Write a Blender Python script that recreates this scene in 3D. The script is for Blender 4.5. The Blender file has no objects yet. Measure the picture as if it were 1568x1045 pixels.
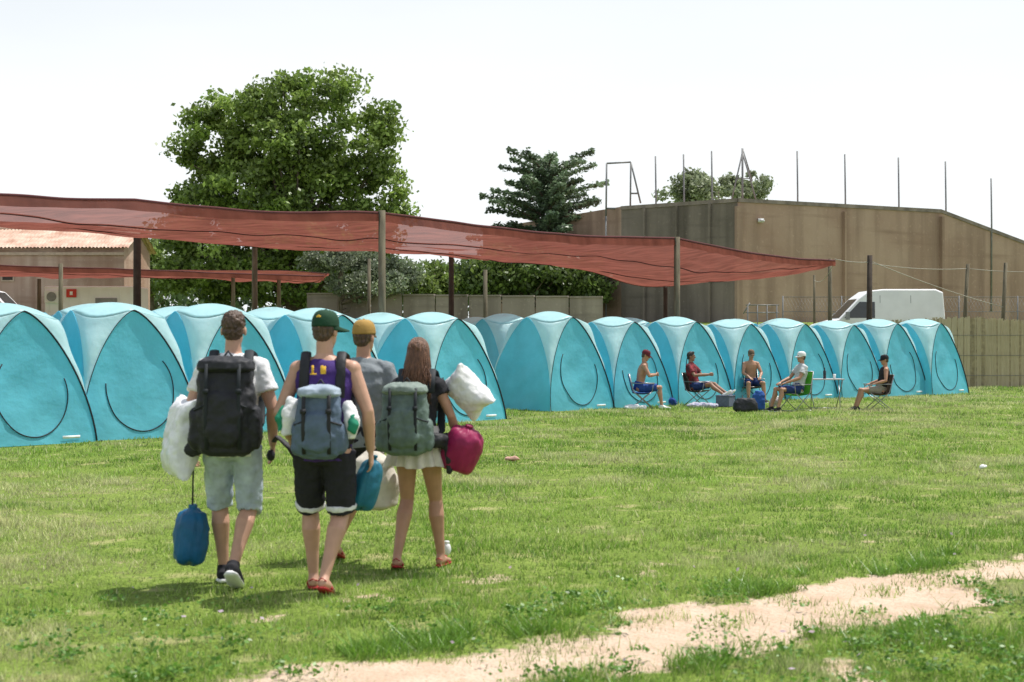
import bpy, math, random
import numpy as np
from mathutils import Vector, Matrix, Euler
random.seed(4); rng=np.random.default_rng(7)
S=bpy.context.scene
col=S.collection
F=2178.0;HY=521.0;CX=784.0;CH=1.6
def G(px,py):
    Y=CH*F/(py-HY); return ((px-CX)/F*Y,Y)
def W(px,py,Y): return ((px-CX)/F*Y, Y, CH-(py-HY)/F*Y)
# ------------------------------------------------------------ noise
_lat=rng.random((8,256,256))
def vn(x,y,sc,seed=0):
    x=np.asarray(x,float)*sc+1000.3; y=np.asarray(y,float)*sc+1000.7
    xi=np.floor(x).astype(int); yi=np.floor(y).astype(int)
    fx=x-xi; fy=y-yi; fx=fx*fx*(3-2*fx); fy=fy*fy*(3-2*fy)
    L=_lat[seed%8]
    a=L[xi%256,yi%256];b=L[(xi+1)%256,yi%256];c=L[xi%256,(yi+1)%256];d=L[(xi+1)%256,(yi+1)%256]
    return (a*(1-fx)+b*fx)*(1-fy)+(c*(1-fx)+d*fx)*fy
def sstep(a,b,x):
    t=np.clip((np.asarray(x,float)-a)/(b-a),0,1); return t*t*(3-2*t)
def gh(x,y):
    y=np.asarray(y,float); return 2.6*sstep(51,76,y)+0.0*y
# ------------------------------------------------------------ materials
def M(name,c,rough=.8,var=.15,scale=6,bump=0,bscale=40,transl=0,metal=0,attr=None,c2=None,detail=4,alpha=1,stretch=None,sheen=0,spec=.3,bdist=.01):
    m=bpy.data.materials.new(name); m.use_nodes=True
    nt=m.node_tree; N=nt.nodes; L=nt.links
    for n in list(N): N.remove(n)
    out=N.new('ShaderNodeOutputMaterial'); p=N.new('ShaderNodeBsdfPrincipled')
    p.inputs['Roughness'].default_value=rough; p.inputs['Metallic'].default_value=metal
    p.inputs['Specular IOR Level'].default_value=spec
    tc=N.new('ShaderNodeTexCoord'); src=tc.outputs['Object']
    if stretch:
        mp=N.new('ShaderNodeMapping'); mp.inputs['Scale'].default_value=stretch; L.new(src,mp.inputs[0]); src=mp.outputs[0]
    nz=N.new('ShaderNodeTexNoise'); nz.inputs['Scale'].default_value=scale; nz.inputs['Detail'].default_value=detail
    L.new(src,nz.inputs['Vector'])
    mx=N.new('ShaderNodeMix'); mx.data_type='RGBA'
    mr=N.new('ShaderNodeMapRange'); mr.inputs[1].default_value=.3; mr.inputs[2].default_value=.7
    L.new(nz.outputs['Fac'],mr.inputs[0]); L.new(mr.outputs[0],mx.inputs[0])
    if c2 is None: a=[v*(1-var) for v in c]; b=[min(1,v*(1+var)) for v in c]
    else: a,b=c,c2
    mx.inputs[6].default_value=(*a[:3],1); mx.inputs[7].default_value=(*b[:3],1)
    cout=mx.outputs[2]
    if attr:
        at=N.new('ShaderNodeAttribute'); at.attribute_name=attr
        m2=N.new('ShaderNodeMix'); m2.data_type='RGBA'; m2.blend_type='MULTIPLY'; m2.inputs[0].default_value=1
        L.new(at.outputs['Color'],m2.inputs[6]); L.new(cout,m2.inputs[7]); cout=m2.outputs[2]
    L.new(cout,p.inputs['Base Color'])
    if bump:
        nb=N.new('ShaderNodeTexNoise'); nb.inputs['Scale'].default_value=bscale; nb.inputs['Detail'].default_value=5
        L.new(src,nb.inputs['Vector'])
        bp=N.new('ShaderNodeBump'); bp.inputs['Strength'].default_value=bump; bp.inputs['Distance'].default_value=bdist
        L.new(nb.outputs['Fac'],bp.inputs['Height']); L.new(bp.outputs[0],p.inputs['Normal'])
    sh=p.outputs[0]
    if transl:
        t=N.new('ShaderNodeBsdfTranslucent'); L.new(cout,t.inputs[0])
        ms=N.new('ShaderNodeMixShader'); ms.inputs[0].default_value=transl
        L.new(sh,ms.inputs[1]); L.new(t.outputs[0],ms.inputs[2]); sh=ms.outputs[0]
    if alpha<1:
        t=N.new('ShaderNodeBsdfTransparent'); ms=N.new('ShaderNodeMixShader'); ms.inputs[0].default_value=alpha
        L.new(t.outputs[0],ms.inputs[1]); L.new(sh,ms.inputs[2]); sh=ms.outputs[0]
    L.new(sh,out.inputs[0])
    return m
# ------------------------------------------------------------ builder
def empty(name,loc=(0,0,0),rot=0,scale=1):
    e=bpy.data.objects.new(name,None); e.location=loc; e.rotation_euler=(0,0,rot); e.scale=(scale,)*3
    e.empty_display_size=.1; col.objects.link(e); return e
_ct={}
def ctex(sc):
    k=round(sc,3)
    if k not in _ct:
        t=bpy.data.textures.new('wrinkle','CLOUDS'); t.noise_scale=sc; t.noise_depth=2; _ct[k]=t
    return _ct[k]
class B:
    def __init__(s): s.v=[];s.f=[];s.m=[]
    def add(s,vs,fs,m=0):
        o=len(s.v); s.v+=[tuple(v) for v in vs]; s.f+=[tuple(i+o for i in f) for f in fs]; s.m+=[m]*len(fs); return s
    def loft(s,rings,m=0,cap=True,loop=True):
        n=len(rings[0]); vs=[p for r in rings for p in r]; fs=[]
        for i in range(len(rings)-1):
            for j in range(n if loop else n-1):
                k=(j+1)%n; fs.append((i*n+j,i*n+k,(i+1)*n+k,(i+1)*n+j))
        if cap and loop:
            fs.append(tuple(range(n))[::-1]); fs.append(tuple((len(rings)-1)*n+j for j in range(n)))
        return s.add(vs,fs,m)
    def tube(s,pts,radii,n=10,m=0,lat=None,flat=1.0,cap=True):
        pts=[Vector(p) for p in pts]
        if not hasattr(radii,'__len__'): radii=[radii]*len(pts)
        rings=[]; prev=None
        for i,p in enumerate(pts):
            a=pts[max(i-1,0)]; b=pts[min(i+1,len(pts)-1)]; t=(b-a)
            if t.length<1e-9: t=Vector((0,0,1))
            t.normalize()
            if lat is not None: u=Vector(lat)
            elif prev is not None: u=prev
            else: u=Vector((1,0,0)) if abs(t.x)<.8 else Vector((0,1,0))
            u=(u-t*u.dot(t)).normalized(); prev=u; w=t.cross(u)
            r=radii[i]; rx,ry=(r if hasattr(r,'__len__') else (r,r*flat))
            rings.append([p+u*(rx*math.cos(2*math.pi*k/n))+w*(ry*math.sin(2*math.pi*k/n)) for k in range(n)])
        return s.loft(rings,m,cap)
    def ell(s,c,r,R=None,m=0,nu=14,nv=10,e=1.0):
        c=Vector(c); R=R or Matrix.Identity(3); rings=[]
        def sp(v): return math.copysign(abs(v)**e,v)
        for i in range(nv+1):
            a=-math.pi/2+math.pi*i/nv; a=max(-1.55,min(1.55,a))
            rings.append([c+R@Vector((r[0]*sp(math.cos(a))*sp(math.cos(2*math.pi*k/nu)),r[1]*sp(math.cos(a))*sp(math.sin(2*math.pi*k/nu)),r[2]*sp(math.sin(a)))) for k in range(nu)])
        return s.loft(rings,m)
    def box(s,c,sz,R=None,m=0):
        c=Vector(c); R=R or Matrix.Identity(3)
        vs=[c+R@Vector((x*sz[0]/2,y*sz[1]/2,z*sz[2]/2)) for x in(-1,1) for y in(-1,1) for z in(-1,1)]
        return s.add(vs,[(0,1,3,2),(4,6,7,5),(0,4,5,1),(2,3,7,6),(0,2,6,4),(1,5,7,3)],m)
    def obj(s,name,mats,parent=None,smooth=True,mw=None,voxel=0,sm=0,disp=0,dscale=.1,bevel=0,sub=0):
        me=bpy.data.meshes.new(name); me.from_pydata(s.v,[],s.f)
        if not isinstance(mats,(list,tuple)): mats=[mats]
        for mm in mats: me.materials.append(mm)
        me.polygons.foreach_set('material_index',s.m)
        if smooth: me.polygons.foreach_set('use_smooth',[True]*len(me.polygons))
        import bmesh
        if len(s.f)<30000:
            bm=bmesh.new(); bm.from_mesh(me); bmesh.ops.recalc_face_normals(bm,faces=bm.faces); bm.to_mesh(me); bm.free()
        me.update()
        o=bpy.data.objects.new(name,me); col.objects.link(o)
        if parent: o.parent=parent
        if mw is not None: o.matrix_world=mw
        if bevel:
            d=o.modifiers.new('b','BEVEL'); d.width=bevel; d.segments=2
        if sub:
            d=o.modifiers.new('s','SUBSURF'); d.levels=sub; d.render_levels=sub
        if voxel:
            d=o.modifiers.new('r','REMESH'); d.mode='VOXEL'; d.voxel_size=voxel; d.use_smooth_shade=True
        if sm:
            d=o.modifiers.new('m','SMOOTH'); d.factor=.5; d.iterations=sm
        if disp:
            d=o.modifiers.new('d','DISPLACE'); d.texture=ctex(dscale); d.strength=disp; d.mid_level=.5; d.texture_coords='LOCAL'
        return o
def npmesh(name,verts,faces,mat,cols=None,parent=None,smooth=False):
    me=bpy.data.meshes.new(name); n=len(verts); k=faces.shape[1]; nf=len(faces)
    me.vertices.add(n); me.vertices.foreach_set('co',np.ascontiguousarray(verts,dtype=np.float32).ravel())
    me.loops.add(nf*k); me.loops.foreach_set('vertex_index',faces.astype(np.int32).ravel())
    me.polygons.add(nf); me.polygons.foreach_set('loop_start',np.arange(0,nf*k,k,dtype=np.int32))
    try: me.polygons.foreach_set('loop_total',np.full(nf,k,dtype=np.int32))
    except Exception: pass
    me.update(calc_edges=True)
    if smooth: me.polygons.foreach_set('use_smooth',[True]*nf)
    if cols is not None:
        a=me.attributes.new('Col','FLOAT_COLOR','POINT')
        c4=np.ones((n,4),dtype=np.float32); c4[:,:3]=cols; a.data.foreach_set('color',c4.ravel())
    me.materials.append(mat)
    o=bpy.data.objects.new(name,me); col.objects.link(o)
    if parent: o.parent=parent
    return o
# ------------------------------------------------------------ camera, light, world
cam=bpy.data.cameras.new('camera'); co=bpy.data.objects.new('camera',cam); col.objects.link(co)
co.location=(0,0,CH); co.rotation_euler=(math.radians(90),0,0); cam.lens=50; cam.sensor_width=36; cam.clip_end=4000
cam.dof.use_dof=True; cam.dof.focus_distance=32; cam.dof.aperture_fstop=4.0
S.camera=co
ts=Vector((.33,.20,.92)).normalized()
sl=bpy.data.lights.new('sun','SUN'); sl.energy=5.0; sl.angle=math.radians(.53); sl.color=(1,.96,.90)
so=bpy.data.objects.new('sun',sl); col.objects.link(so); so.rotation_euler=ts.to_track_quat('Z','Y').to_euler()
w=bpy.data.worlds.new('World'); S.world=w; w.use_nodes=True
nt=w.node_tree; N=nt.nodes; L=nt.links
for n in list(N): N.remove(n)
out=N.new('ShaderNodeOutputWorld'); sky=N.new('ShaderNodeTexSky'); sky.sky_type='NISHITA'; sky.sun_disc=False
sky.sun_elevation=math.asin(ts.z); sky.sun_rotation=math.atan2(ts.x,ts.y); sky.dust_density=2.5; sky.air_density=1.0
b1=N.new('ShaderNodeBackground'); b1.inputs[1].default_value=.14; L.new(sky.outputs[0],b1.inputs[0])
b2=N.new('ShaderNodeBackground'); b2.inputs[0].default_value=(.95,.985,1,1); b2.inputs[1].default_value=1.06
tc=N.new('ShaderNodeTexCoord'); sx=N.new('ShaderNodeSeparateXYZ'); L.new(tc.outputs['Generated'],sx.inputs[0])
mr=N.new('ShaderNodeMapRange'); mr.inputs[1].default_value=0.12; mr.inputs[2].default_value=.55; mr.inputs[3].default_value=1.0; mr.inputs[4].default_value=.22
L.new(sx.outputs[2],mr.inputs[0])
nz=N.new('ShaderNodeTexNoise'); nz.inputs['Scale'].default_value=2.2; nz.inputs['Detail'].default_value=5
mpp=N.new('ShaderNodeMapping'); mpp.inputs['Scale'].default_value=(1,1,3.5); L.new(tc.outputs['Generated'],mpp.inputs[0]); L.new(mpp.outputs[0],nz.inputs['Vector'])
ad=N.new('ShaderNodeMath'); ad.operation='MULTIPLY_ADD'; ad.inputs[1].default_value=.4; ad.inputs[2].default_value=-.14; L.new(nz.outputs['Fac'],ad.inputs[0])
ad2=N.new('ShaderNodeMath'); ad2.operation='ADD'; ad2.use_clamp=True; L.new(ad.outputs[0],ad2.inputs[0]); L.new(mr.outputs[0],ad2.inputs[1])
ms=N.new('ShaderNodeMixShader'); L.new(ad2.outputs[0],ms.inputs[0]); L.new(b1.outputs[0],ms.inputs[1]); L.new(b2.outputs[0],ms.inputs[2])
L.new(ms.outputs[0],out.inputs[0])
S.view_settings.view_transform='Standard'; S.view_settings.look='None'; S.view_settings.exposure=0
# ------------------------------------------------------------ ground
PA=np.array([-.56,6.6]); PD=np.array([.78,.625])/math.hypot(.78,.625)
def sand(x,y):
    rx=x-PA[0]; ry=y-PA[1]
    s=rx*PD[0]+ry*PD[1]; d=-rx*PD[1]+ry*PD[0]
    d=d+.36*(vn(x,y,1.1,1)-.5)+.30*(vn(x,y,3.6,2)-.5)+.16*(vn(x,y,10,3)-.5)
    wd=.44+.18*(vn(s,s*0,.9,3)-.5)-.12*sstep(2.2,5.0,s)
    m=sstep(wd+.20,wd-.14,np.abs(d))*sstep(-1.3,.0,s)*(.62+.38*sstep(.25,.50,vn(x,y,2.4,0)*.7+vn(x,y,7,5)*.3))
    m3=sstep(.70,.88,vn(x,y,1.6,6)*.7+.3*vn(x,y,6,1))*.62*sstep(16,7,y)
    return np.clip(np.maximum(m,m3),0,1)
def axis(a,b,st,lo,hi,g=1.13):
    c=list(np.arange(a,b,st)); s=st;x=a
    while x>lo: s*=g; x-=s; c.insert(0,x)
    s=st;x=b
    while x<hi: c.append(x); s*=g; x+=s
    c.append(hi); return np.array(c)
xs=axis(-6,7,.07,-1800,1800); ys=axis(5,14,.07,-60,3000,1.07)
X,Y=np.meshgrid(xs,ys); X=X.ravel();Y=Y.ravel()
Z=gh(X,Y)+.04*(vn(X,Y,.5,1)-.5)*(Y<60)-.012*sand(X,Y)+.014*(vn(X,Y,5,2)-.5)*(Y<16)
nx,ny=len(xs),len(ys)
ii=np.arange(nx*ny).reshape(ny,nx)
fc=np.stack([ii[:-1,:-1],ii[:-1,1:],ii[1:,1:],ii[1:,:-1]],-1).reshape(-1,4)
gm=bpy.data.materials.new('grass_ground'); gm.use_nodes=True
nt=gm.node_tree;N=nt.nodes;L=nt.links; p=N['Principled BSDF']; p.inputs['Roughness'].default_value=.95; p.inputs['Specular IOR Level'].default_value=.1
at=N.new('ShaderNodeAttribute'); at.attribute_name='Col'
sp=N.new('ShaderNodeSeparateColor'); L.new(at.outputs['Color'],sp.inputs[0])
g=N.new('ShaderNodeNewGeometry')
def nz_(s,d=4):
    n=N.new('ShaderNodeTexNoise'); n.inputs['Scale'].default_value=s; n.inputs['Detail'].default_value=d; L.new(g.outputs['Position'],n.inputs['Vector']); return n.outputs['Fac']
def mixc(f,a,b):
    m=N.new('ShaderNodeMix'); m.data_type='RGBA'
    if hasattr(f,'links'): L.new(f,m.inputs[0])
    else: m.inputs[0].default_value=f
    for k,v in((6,a),(7,b)):
        if hasattr(v,'links'): L.new(v,m.inputs[k])
        else: m.inputs[k].default_value=(*v,1)
    return m.outputs[2]
def rmp(v,a,b):
    m=N.new('ShaderNodeMapRange'); m.inputs[1].default_value=a; m.inputs[2].default_value=b; L.new(v,m.inputs[0]); return m.outputs[0]
gr=mixc(rmp(nz_(.9),.35,.65),(.15,.225,.035),(.22,.30,.06))
gr=mixc(rmp(nz_(40,3),.4,.7),gr,(.07,.10,.02))
gr=mixc(rmp(nz_(2.3,5),.57,.73),gr,(.36,.33,.16))
sd=mixc(rmp(nz_(3),.3,.7),(.48,.355,.255),(.60,.475,.365))
sd=mixc(rmp(nz_(60,3),.5,.75),sd,(.34,.24,.155))
mm=N.new('ShaderNodeMath'); mm.operation='ADD'; L.new(sp.outputs[0],mm.inputs[0])
m3=N.new('ShaderNodeMath'); m3.operation='MULTIPLY_ADD'; L.new(nz_(14,4),m3.inputs[0]); m3.inputs[1].default_value=1.2; m3.inputs[2].default_value=-.6; L.new(m3.outputs[0],mm.inputs[1])
L.new(mixc(rmp(mm.outputs[0],.25,.58),gr,sd),p.inputs['Base Color'])
bp=N.new('ShaderNodeBump'); bp.inputs['Strength'].default_value=.8; bp.inputs['Distance'].default_value=.03; L.new(nz_(18,6),bp.inputs['Height']); L.new(bp.outputs[0],p.inputs['Normal'])
sm_=sand(X,Y); npmesh('grass_ground',np.stack([X,Y,Z],-1),fc,gm,cols=np.stack([sm_,sm_,sm_],-1),smooth=True)
# grass blades
def blades(name,x,y,hscale,wscale,cbase,mat,lean=.6):
    n=len(x); z0=gh(x,y)+.04*(vn(x,y,.5,1)-.5)-.006
    a=rng.random(n)*2*np.pi; h=hscale*(.5+1.0*rng.random(n)**1.5); wd=wscale*(.6+.8*rng.random(n))
    la=rng.random(n)*2*np.pi; ll=h*lean*rng.random(n)*1.5
    dx=np.cos(a)*wd/2; dy=np.sin(a)*wd/2
    v=np.zeros((n,3,3)); v[:,0]=np.stack([x-dx,y-dy,z0],-1); v[:,1]=np.stack([x+dx,y+dy,z0],-1)
    v[:,2]=np.stack([x+np.cos(la)*ll,y+np.sin(la)*ll,z0+h],-1)
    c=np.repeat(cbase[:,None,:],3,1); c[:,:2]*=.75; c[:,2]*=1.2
    return npmesh(name,v.reshape(-1,3),np.arange(n*3).reshape(-1,3),mat,cols=np.clip(c.reshape(-1,3),0,1))
bm_=M('grass_blade',(1,1,1),rough=.40,var=.0,transl=.35,attr='Col',spec=.5)
n=780000
yy=np.exp(np.log(5.2)+rng.random(n)*(np.log(51)-np.log(5.2))); xx=(rng.random(n)*2-1)*(yy*.42+1.2)
s_=sand(xx,yy)
cl_=np.where(yy<14,vn(xx,yy,7,3)*.6+vn(xx,yy,2.4,4)*.4,np.where(yy<26,vn(xx,yy,3.0,3),vn(xx,yy,1.5,3)))
dens=.28+.72*sstep(.25,.62,cl_)
k=rng.random(n)<(1-s_*1.12)*dens; xx=xx[k];yy=yy[k];cl_=cl_[k]; n=len(xx)
dry=np.clip(sstep(.46,.70,vn(xx,yy,1.2,5)*.5+vn(xx,yy,.33,6)*.3+vn(xx,yy,4.5,4)*.2)*.72+.8*(rng.random(n)<.14),0,1)
lush=sstep(.3,.7,vn(xx,yy,.6,7)*.6+vn(xx,yy,3,2)*.4)
g1=np.array([.155,.285,.036]);g2=np.array([.30,.435,.085]);g3=np.array([.60,.56,.32])
cb=g1*lush[:,None]+g2*(1-lush[:,None]); cb=cb*(1-dry[:,None])+g3*dry[:,None]; cb=cb*(.50+1.0*rng.random((n,1)))*(.62+.76*cl_[:,None])
hs=(.024+.06*cl_*vn(xx,yy,1.5,2))*(1+.15*np.maximum(0,(yy-10)/10)); 
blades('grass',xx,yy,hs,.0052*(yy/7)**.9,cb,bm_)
n=30000
t=rng.random(n)*9-1.5; off=(rng.random(n)-.5)*.40+np.where(rng.random(n)<.5,.66,-.66)
cx_=PA[0]+PD[0]*t-PD[1]*off; cy_=PA[1]+PD[1]*t+PD[0]*off
m=vn(cx_,cy_,3,1)>.6; cx_=cx_[m];cy_=cy_[m]
c=np.tile(np.array([.15,.29,.035]),(len(cx_),1))*(.7+.7*rng.random((len(cx_),1)))
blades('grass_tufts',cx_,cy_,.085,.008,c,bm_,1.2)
def leafcloud(name,pos,size,cols,mat,parent=None,flat=0,asp=.6):
    n=len(pos); u=rng.normal(size=(n,3)); 
    if flat: u[:,2]*=flat
    u/=np.linalg.norm(u,axis=1)[:,None]
    w_=rng.normal(size=(n,3)); 
    if flat: w_[:,2]*=flat
    w_-=u*np.sum(u*w_,1)[:,None]; w_/=np.linalg.norm(w_,axis=1)[:,None]
    s=size[:,None]; v=np.zeros((n,4,3)); v[:,0]=pos-u*s; v[:,1]=pos-w_*s*asp; v[:,2]=pos+u*s; v[:,3]=pos+w_*s*asp
    c=np.repeat(cols[:,None,:],4,1)
    return npmesh(name,v.reshape(-1,3),np.arange(n*4).reshape(-1,4),mat,cols=np.clip(c.reshape(-1,3),0,1),parent=parent)
leafm=M('leaf',(1,1,1),rough=.42,var=0,transl=.38,attr='Col',spec=.5)
P=[];
for i in range(190):
    x,y=G(random.uniform(820,1640),random.uniform(890,1060))
    if random.random()<.3: x,y=G(random.uniform(0,900),random.uniform(920,1045))
    if float(sand(np.array([x]),np.array([y]))[0])>.6 and random.random()<.75: continue
    r=random.uniform(.03,.12)
    q=rng.normal(size=(random.randint(12,50),3))*np.array([r,r,.016]); q[:,2]=np.abs(q[:,2])+.03; q[:,:2]+=np.array([x,y]); P.append(q)
P=np.concatenate(P); leafcloud('clover_plants',P,.010+.010*rng.random(len(P)),np.array([.12,.25,.035])*(.6+.8*rng.random((len(P),1))),leafm,flat=.5)
P=[]
for i in range(26):
    x,y=G(random.uniform(200,1560),random.uniform(820,1045)); P.append([x,y,.055])
P=np.array(P); leafcloud('fallen_petals',P,.012+.012*rng.random(len(P)),np.tile(np.array([.62,.48,.60]),(len(P),1)),leafm,flat=.5)
# ------------------------------------------------------------ trees
bark=M('bark',(.16,.13,.10),rough=.95,var=.35,scale=8,bump=.8,bscale=12,stretch=(1,1,.3),bdist=.05)
def tree(name,Y,base,lobes,nl,per,size,c1,c2,trunk=.35,rl=(.6,1.4),nb=26,depth=1.0,shell=.45):
    bx,_,_=W(base,500,Y); gz=float(gh(0,Y)); e=empty(name,(bx,Y,gz)); 
    C=[];Rr=[]
    vol=[l[2]*l[3] for l in lobes]
    for i in range(nl):
        l=random.choices(lobes,vol)[0]
        while True:
            d=Vector((random.uniform(-1,1),random.uniform(-1,1),random.uniform(-1,1)))
            if d.length<1: break
        d*=(d.length**-shell) if d.length>.05 else 1
        x,_,z=W(l[0],l[1],Y); sx=l[2]/F*Y; sz=l[3]/F*Y
        C.append((x-bx+d.x*sx*.95,d.y*sx*depth,z-gz+d.z*sz*.95)); Rr.append(random.uniform(*rl))
    C=np.array(C);Rr=np.array(Rr)
    dirs=rng.normal(size=(nl*per,3)); dirs/=np.linalg.norm(dirs,axis=1)[:,None]
    rad=rng.random(nl*per)**.5*(1+.25*np.abs(rng.normal(size=nl*per))*(rng.random(nl*per)<.25))
    idx=np.repeat(np.arange(nl),per)
    pos=C[idx]+dirs*(rad*Rr[idx])[:,None]*np.array([1.15,1.15,.75])
    lc=.6+.8*rng.random(nl); mix=rng.random(nl)[idx][:,None]*.6+.4*rng.random((len(idx),1))
    cc=(np.array(c1)*(1-mix)+np.array(c2)*mix)*(lc[idx][:,None])*(.7+.6*rng.random((len(idx),1)))
    pos[:,2]=np.maximum(pos[:,2],.15)
    leafcloud('foliage',pos,size*(.6+.8*rng.random(len(idx))),cc,leafm,parent=e)
    top=C[:,2].max(); b=B()
    tp=[(0,0,-.3),(trunk*.15,0,top*.2),(-trunk*.2,.1,top*.45),(trunk*.3,0,top*.7),(0,0,top*.88)]
    b.tube(tp,[trunk*1.25,trunk,trunk*.75,trunk*.45,.04],n=12)
    for i in random.sample(range(nl),min(nb,nl)):
        c=Vector(C[i]); z0=min(c.z*.6,top*.65)*random.uniform(.6,1)
        s0=Vector((0,0,z0)); m1=s0.lerp(c,.45)+Vector((0,0,-.06*c.z+random.uniform(-.3,.5)))
        r=trunk*random.uniform(.18,.36); b.tube([s0,m1,s0.lerp(c,.8)+Vector((0,0,.2)),c],[r,r*.7,r*.4,.02],n=7)
    b.obj('trunk',bark,e)
    return e
G1=(.10,.17,.026);G2=(.31,.42,.10)
tree('plane_tree',92,450,[(365,170,62,42),(420,155,50,40),(492,138,58,36),(330,210,54,50),(298,250,38,42),(450,225,90,62),(450,235,90,62),(420,300,105,70),(420,300,105,70),(585,185,28,38),(545,230,62,60),(575,290,42,60),(320,320,62,55),(470,370,110,60),(605,335,30,26),(330,400,85,50),(330,420,90,40),(440,420,90,45),(275,375,38,50),(530,360,75,55),(540,400,80,40)],600,155,.16,G1,G2,trunk=.5,rl=(.45,1.2),nb=55,depth=.95)
tree('olive_tree',72,520,[(490,410,30,25),(540,405,45,28),(600,420,38,25),(560,435,70,18)],60,160,.10,(.11,.15,.08),(.26,.30,.19),trunk=.15,rl=(.3,.7),nb=14)
tree('round_tree',95,905,[(870,365,45,28),(930,352,32,22),(905,390,60,40)],60,190,.16,(.14,.21,.035),(.28,.38,.09),trunk=.3,rl=(.5,1.1),nb=18)
tree('dark_tree',80,800,[(760,420,55,38),(830,425,60,35),(900,430,45,30),(720,430,25,30)],95,180,.14,(.05,.095,.02),(.17,.24,.06),trunk=.25,rl=(.5,1.1),nb=16)
tree('shrub_tree',78,665,[(665,425,32,25),(640,440,40,20)],30,160,.13,(.08,.13,.02),(.24,.32,.08),trunk=.15,rl=(.4,.8),nb=10)
tree('acacia_tree',125,1100,[(1065,283,36,24),(1145,283,36,20),(1030,298,20,12),(1100,300,75,26),(1080,262,16,10),(1110,290,50,20)],110,100,.18,(.20,.25,.13),(.36,.40,.25),trunk=.22,rl=(.4,.9),nb=14)
tree('poplar_tree',100,232,[(235,405,26,38),(262,425,26,28),(205,440,20,20)],34,180,.16,(.18,.26,.06),(.32,.42,.14),trunk=.2,rl=(.5,1.0),nb=8)
n=60000; px_=rng.random(n)*560-280; py_=170+rng.random(n)*14; top=5+3.5*vn(px_,py_,.08,2)+2.5*vn(px_,py_,.35,3)
pz=2.6+top*rng.random(n)**.7
cl=np.array([.09,.14,.05])*(.6+.9*vn(px_,pz*3,.3,4))[:,None]*(.8+.4*rng.random((n,1)))
leafcloud('distant_trees',np.stack([px_,py_,pz],-1),.35+.3*rng.random(n),cl,leafm)
def cedar():
    Yc=86; bx,_,_=W(838,500,Yc); gz=float(gh(0,Yc)); e=empty('cedar_tree',(bx,Yc,gz)); b=B()
    Ht=W(0,252,Yc)[2]-gz
    b.tube([(0,0,-.2),(0,0,Ht*.5),(.2,0,Ht*.95)],[.4,.25,.04],n=12)
    PP=[];CC=[]
    nb=104
    for i in range(nb):
        f=(i+.5)/nb; z=1.5+(Ht-1.7)*round(f**.9*13+random.uniform(-.2,.2),1)/13; az=i*2.39996+random.uniform(-.3,.3)
        Lb=(4.0*(1-f)**.42+1.0)*random.uniform(.7,1.15)
        if f>.80: Lb=random.uniform(1.5,3.0)
        up=.10+.42*f+random.uniform(-.06,.12)
        d=Vector((math.cos(az),math.sin(az)*.9,0)); pts=[Vector((0,0,z-.1))+d*(Lb*t)+Vector((0,0,Lb*up*t*1.1-Lb*.16*t*t)) for t in (0,.3,.6,.85,1)]
        b.tube(pts,[.09,.07,.05,.03,.01],n=6)
        m=int(95*Lb); t=rng.random(m)**.7
        P0=np.array([[*p] for p in pts]); tt=np.array([0,.3,.6,.85,1])
        c=np.stack([np.interp(t,tt,P0[:,k]) for k in range(3)],-1)
        side=np.array([-d.y,d.x,0]); wdt=.75*(1-.6*t)
        c+=side*(rng.uniform(-1,1,m)*wdt)[:,None]; c[:,2]+=rng.normal(size=m)*.085+.02
        PP.append(c); sh=random.uniform(.6,1.4); CC.append(np.array([.15,.215,.12])*sh*(.6+.8*rng.random((m,1))))
    P=np.concatenate(PP); leafcloud('foliage',P,.13*(.6+.8*rng.random(len(P))),np.concatenate(CC),leafm,parent=e,flat=.5,asp=.5)
    b.obj('trunk',bark,e)
cedar()
# ------------------------------------------------------------ concrete building
def concrete(name,c1,c2,stain):
    m=bpy.data.materials.new(name); m.use_nodes=True; nt=m.node_tree;N=nt.nodes;L=nt.links;p=N['Principled BSDF']; p.inputs['Roughness'].default_value=.92; p.inputs['Specular IOR Level'].default_value=.15
    g=N.new('ShaderNodeNewGeometry')
    def nzz(scv,s,d=6):
        mp=N.new('ShaderNodeMapping'); mp.inputs['Scale'].default_value=scv; L.new(g.outputs['Position'],mp.inputs[0])
        n=N.new('ShaderNodeTexNoise'); n.inputs['Scale'].default_value=s; n.inputs['Detail'].default_value=d; L.new(mp.outputs[0],n.inputs['Vector']); return n.outputs['Fac']
    def mx(f,a,b,lo,hi):
        r=N.new('ShaderNodeMapRange'); r.inputs[1].default_value=lo; r.inputs[2].default_value=hi; L.new(f,r.inputs[0])
        m=N.new('ShaderNodeMix'); m.data_type='RGBA'; L.new(r.outputs[0],m.inputs[0])
        for k,v in((6,a),(7,b)):
            if hasattr(v,'links'): L.new(v,m.inputs[k])
            else: m.inputs[k].default_value=(*v,1)
        return m.outputs[2]
    c=mx(nzz((1,1,1),.35),c1,c2,.35,.65)
    c=mx(nzz((1,1,.07),1.1),c,stain,.46,.78)
    c=mx(nzz((.1,.1,1),2.2,3),c,tuple(v*.75 for v in c1),.56,.82)
    c=mx(nzz((1,1,1),6),c,tuple(v*1.25 for v in c2),.6,.9)
    L.new(c,p.inputs['Base Color'])
    bp=N.new('ShaderNodeBump'); bp.inputs['Strength'].default_value=.5; bp.inputs['Distance'].default_value=.03; L.new(nzz((1,1,1),5),bp.inputs['Height']); L.new(bp.outputs[0],p.inputs['Normal'])
    return m
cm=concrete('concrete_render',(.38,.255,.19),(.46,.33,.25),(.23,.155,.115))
cm2=concrete('concrete_shaded',(.18,.155,.13),(.25,.21,.175),(.10,.085,.07))  # left wall on the shadow side: shade put into a darker concrete colour
cap_m=M('coping',(.24,.20,.17),rough=.9,var=.3,scale=2)
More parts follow.
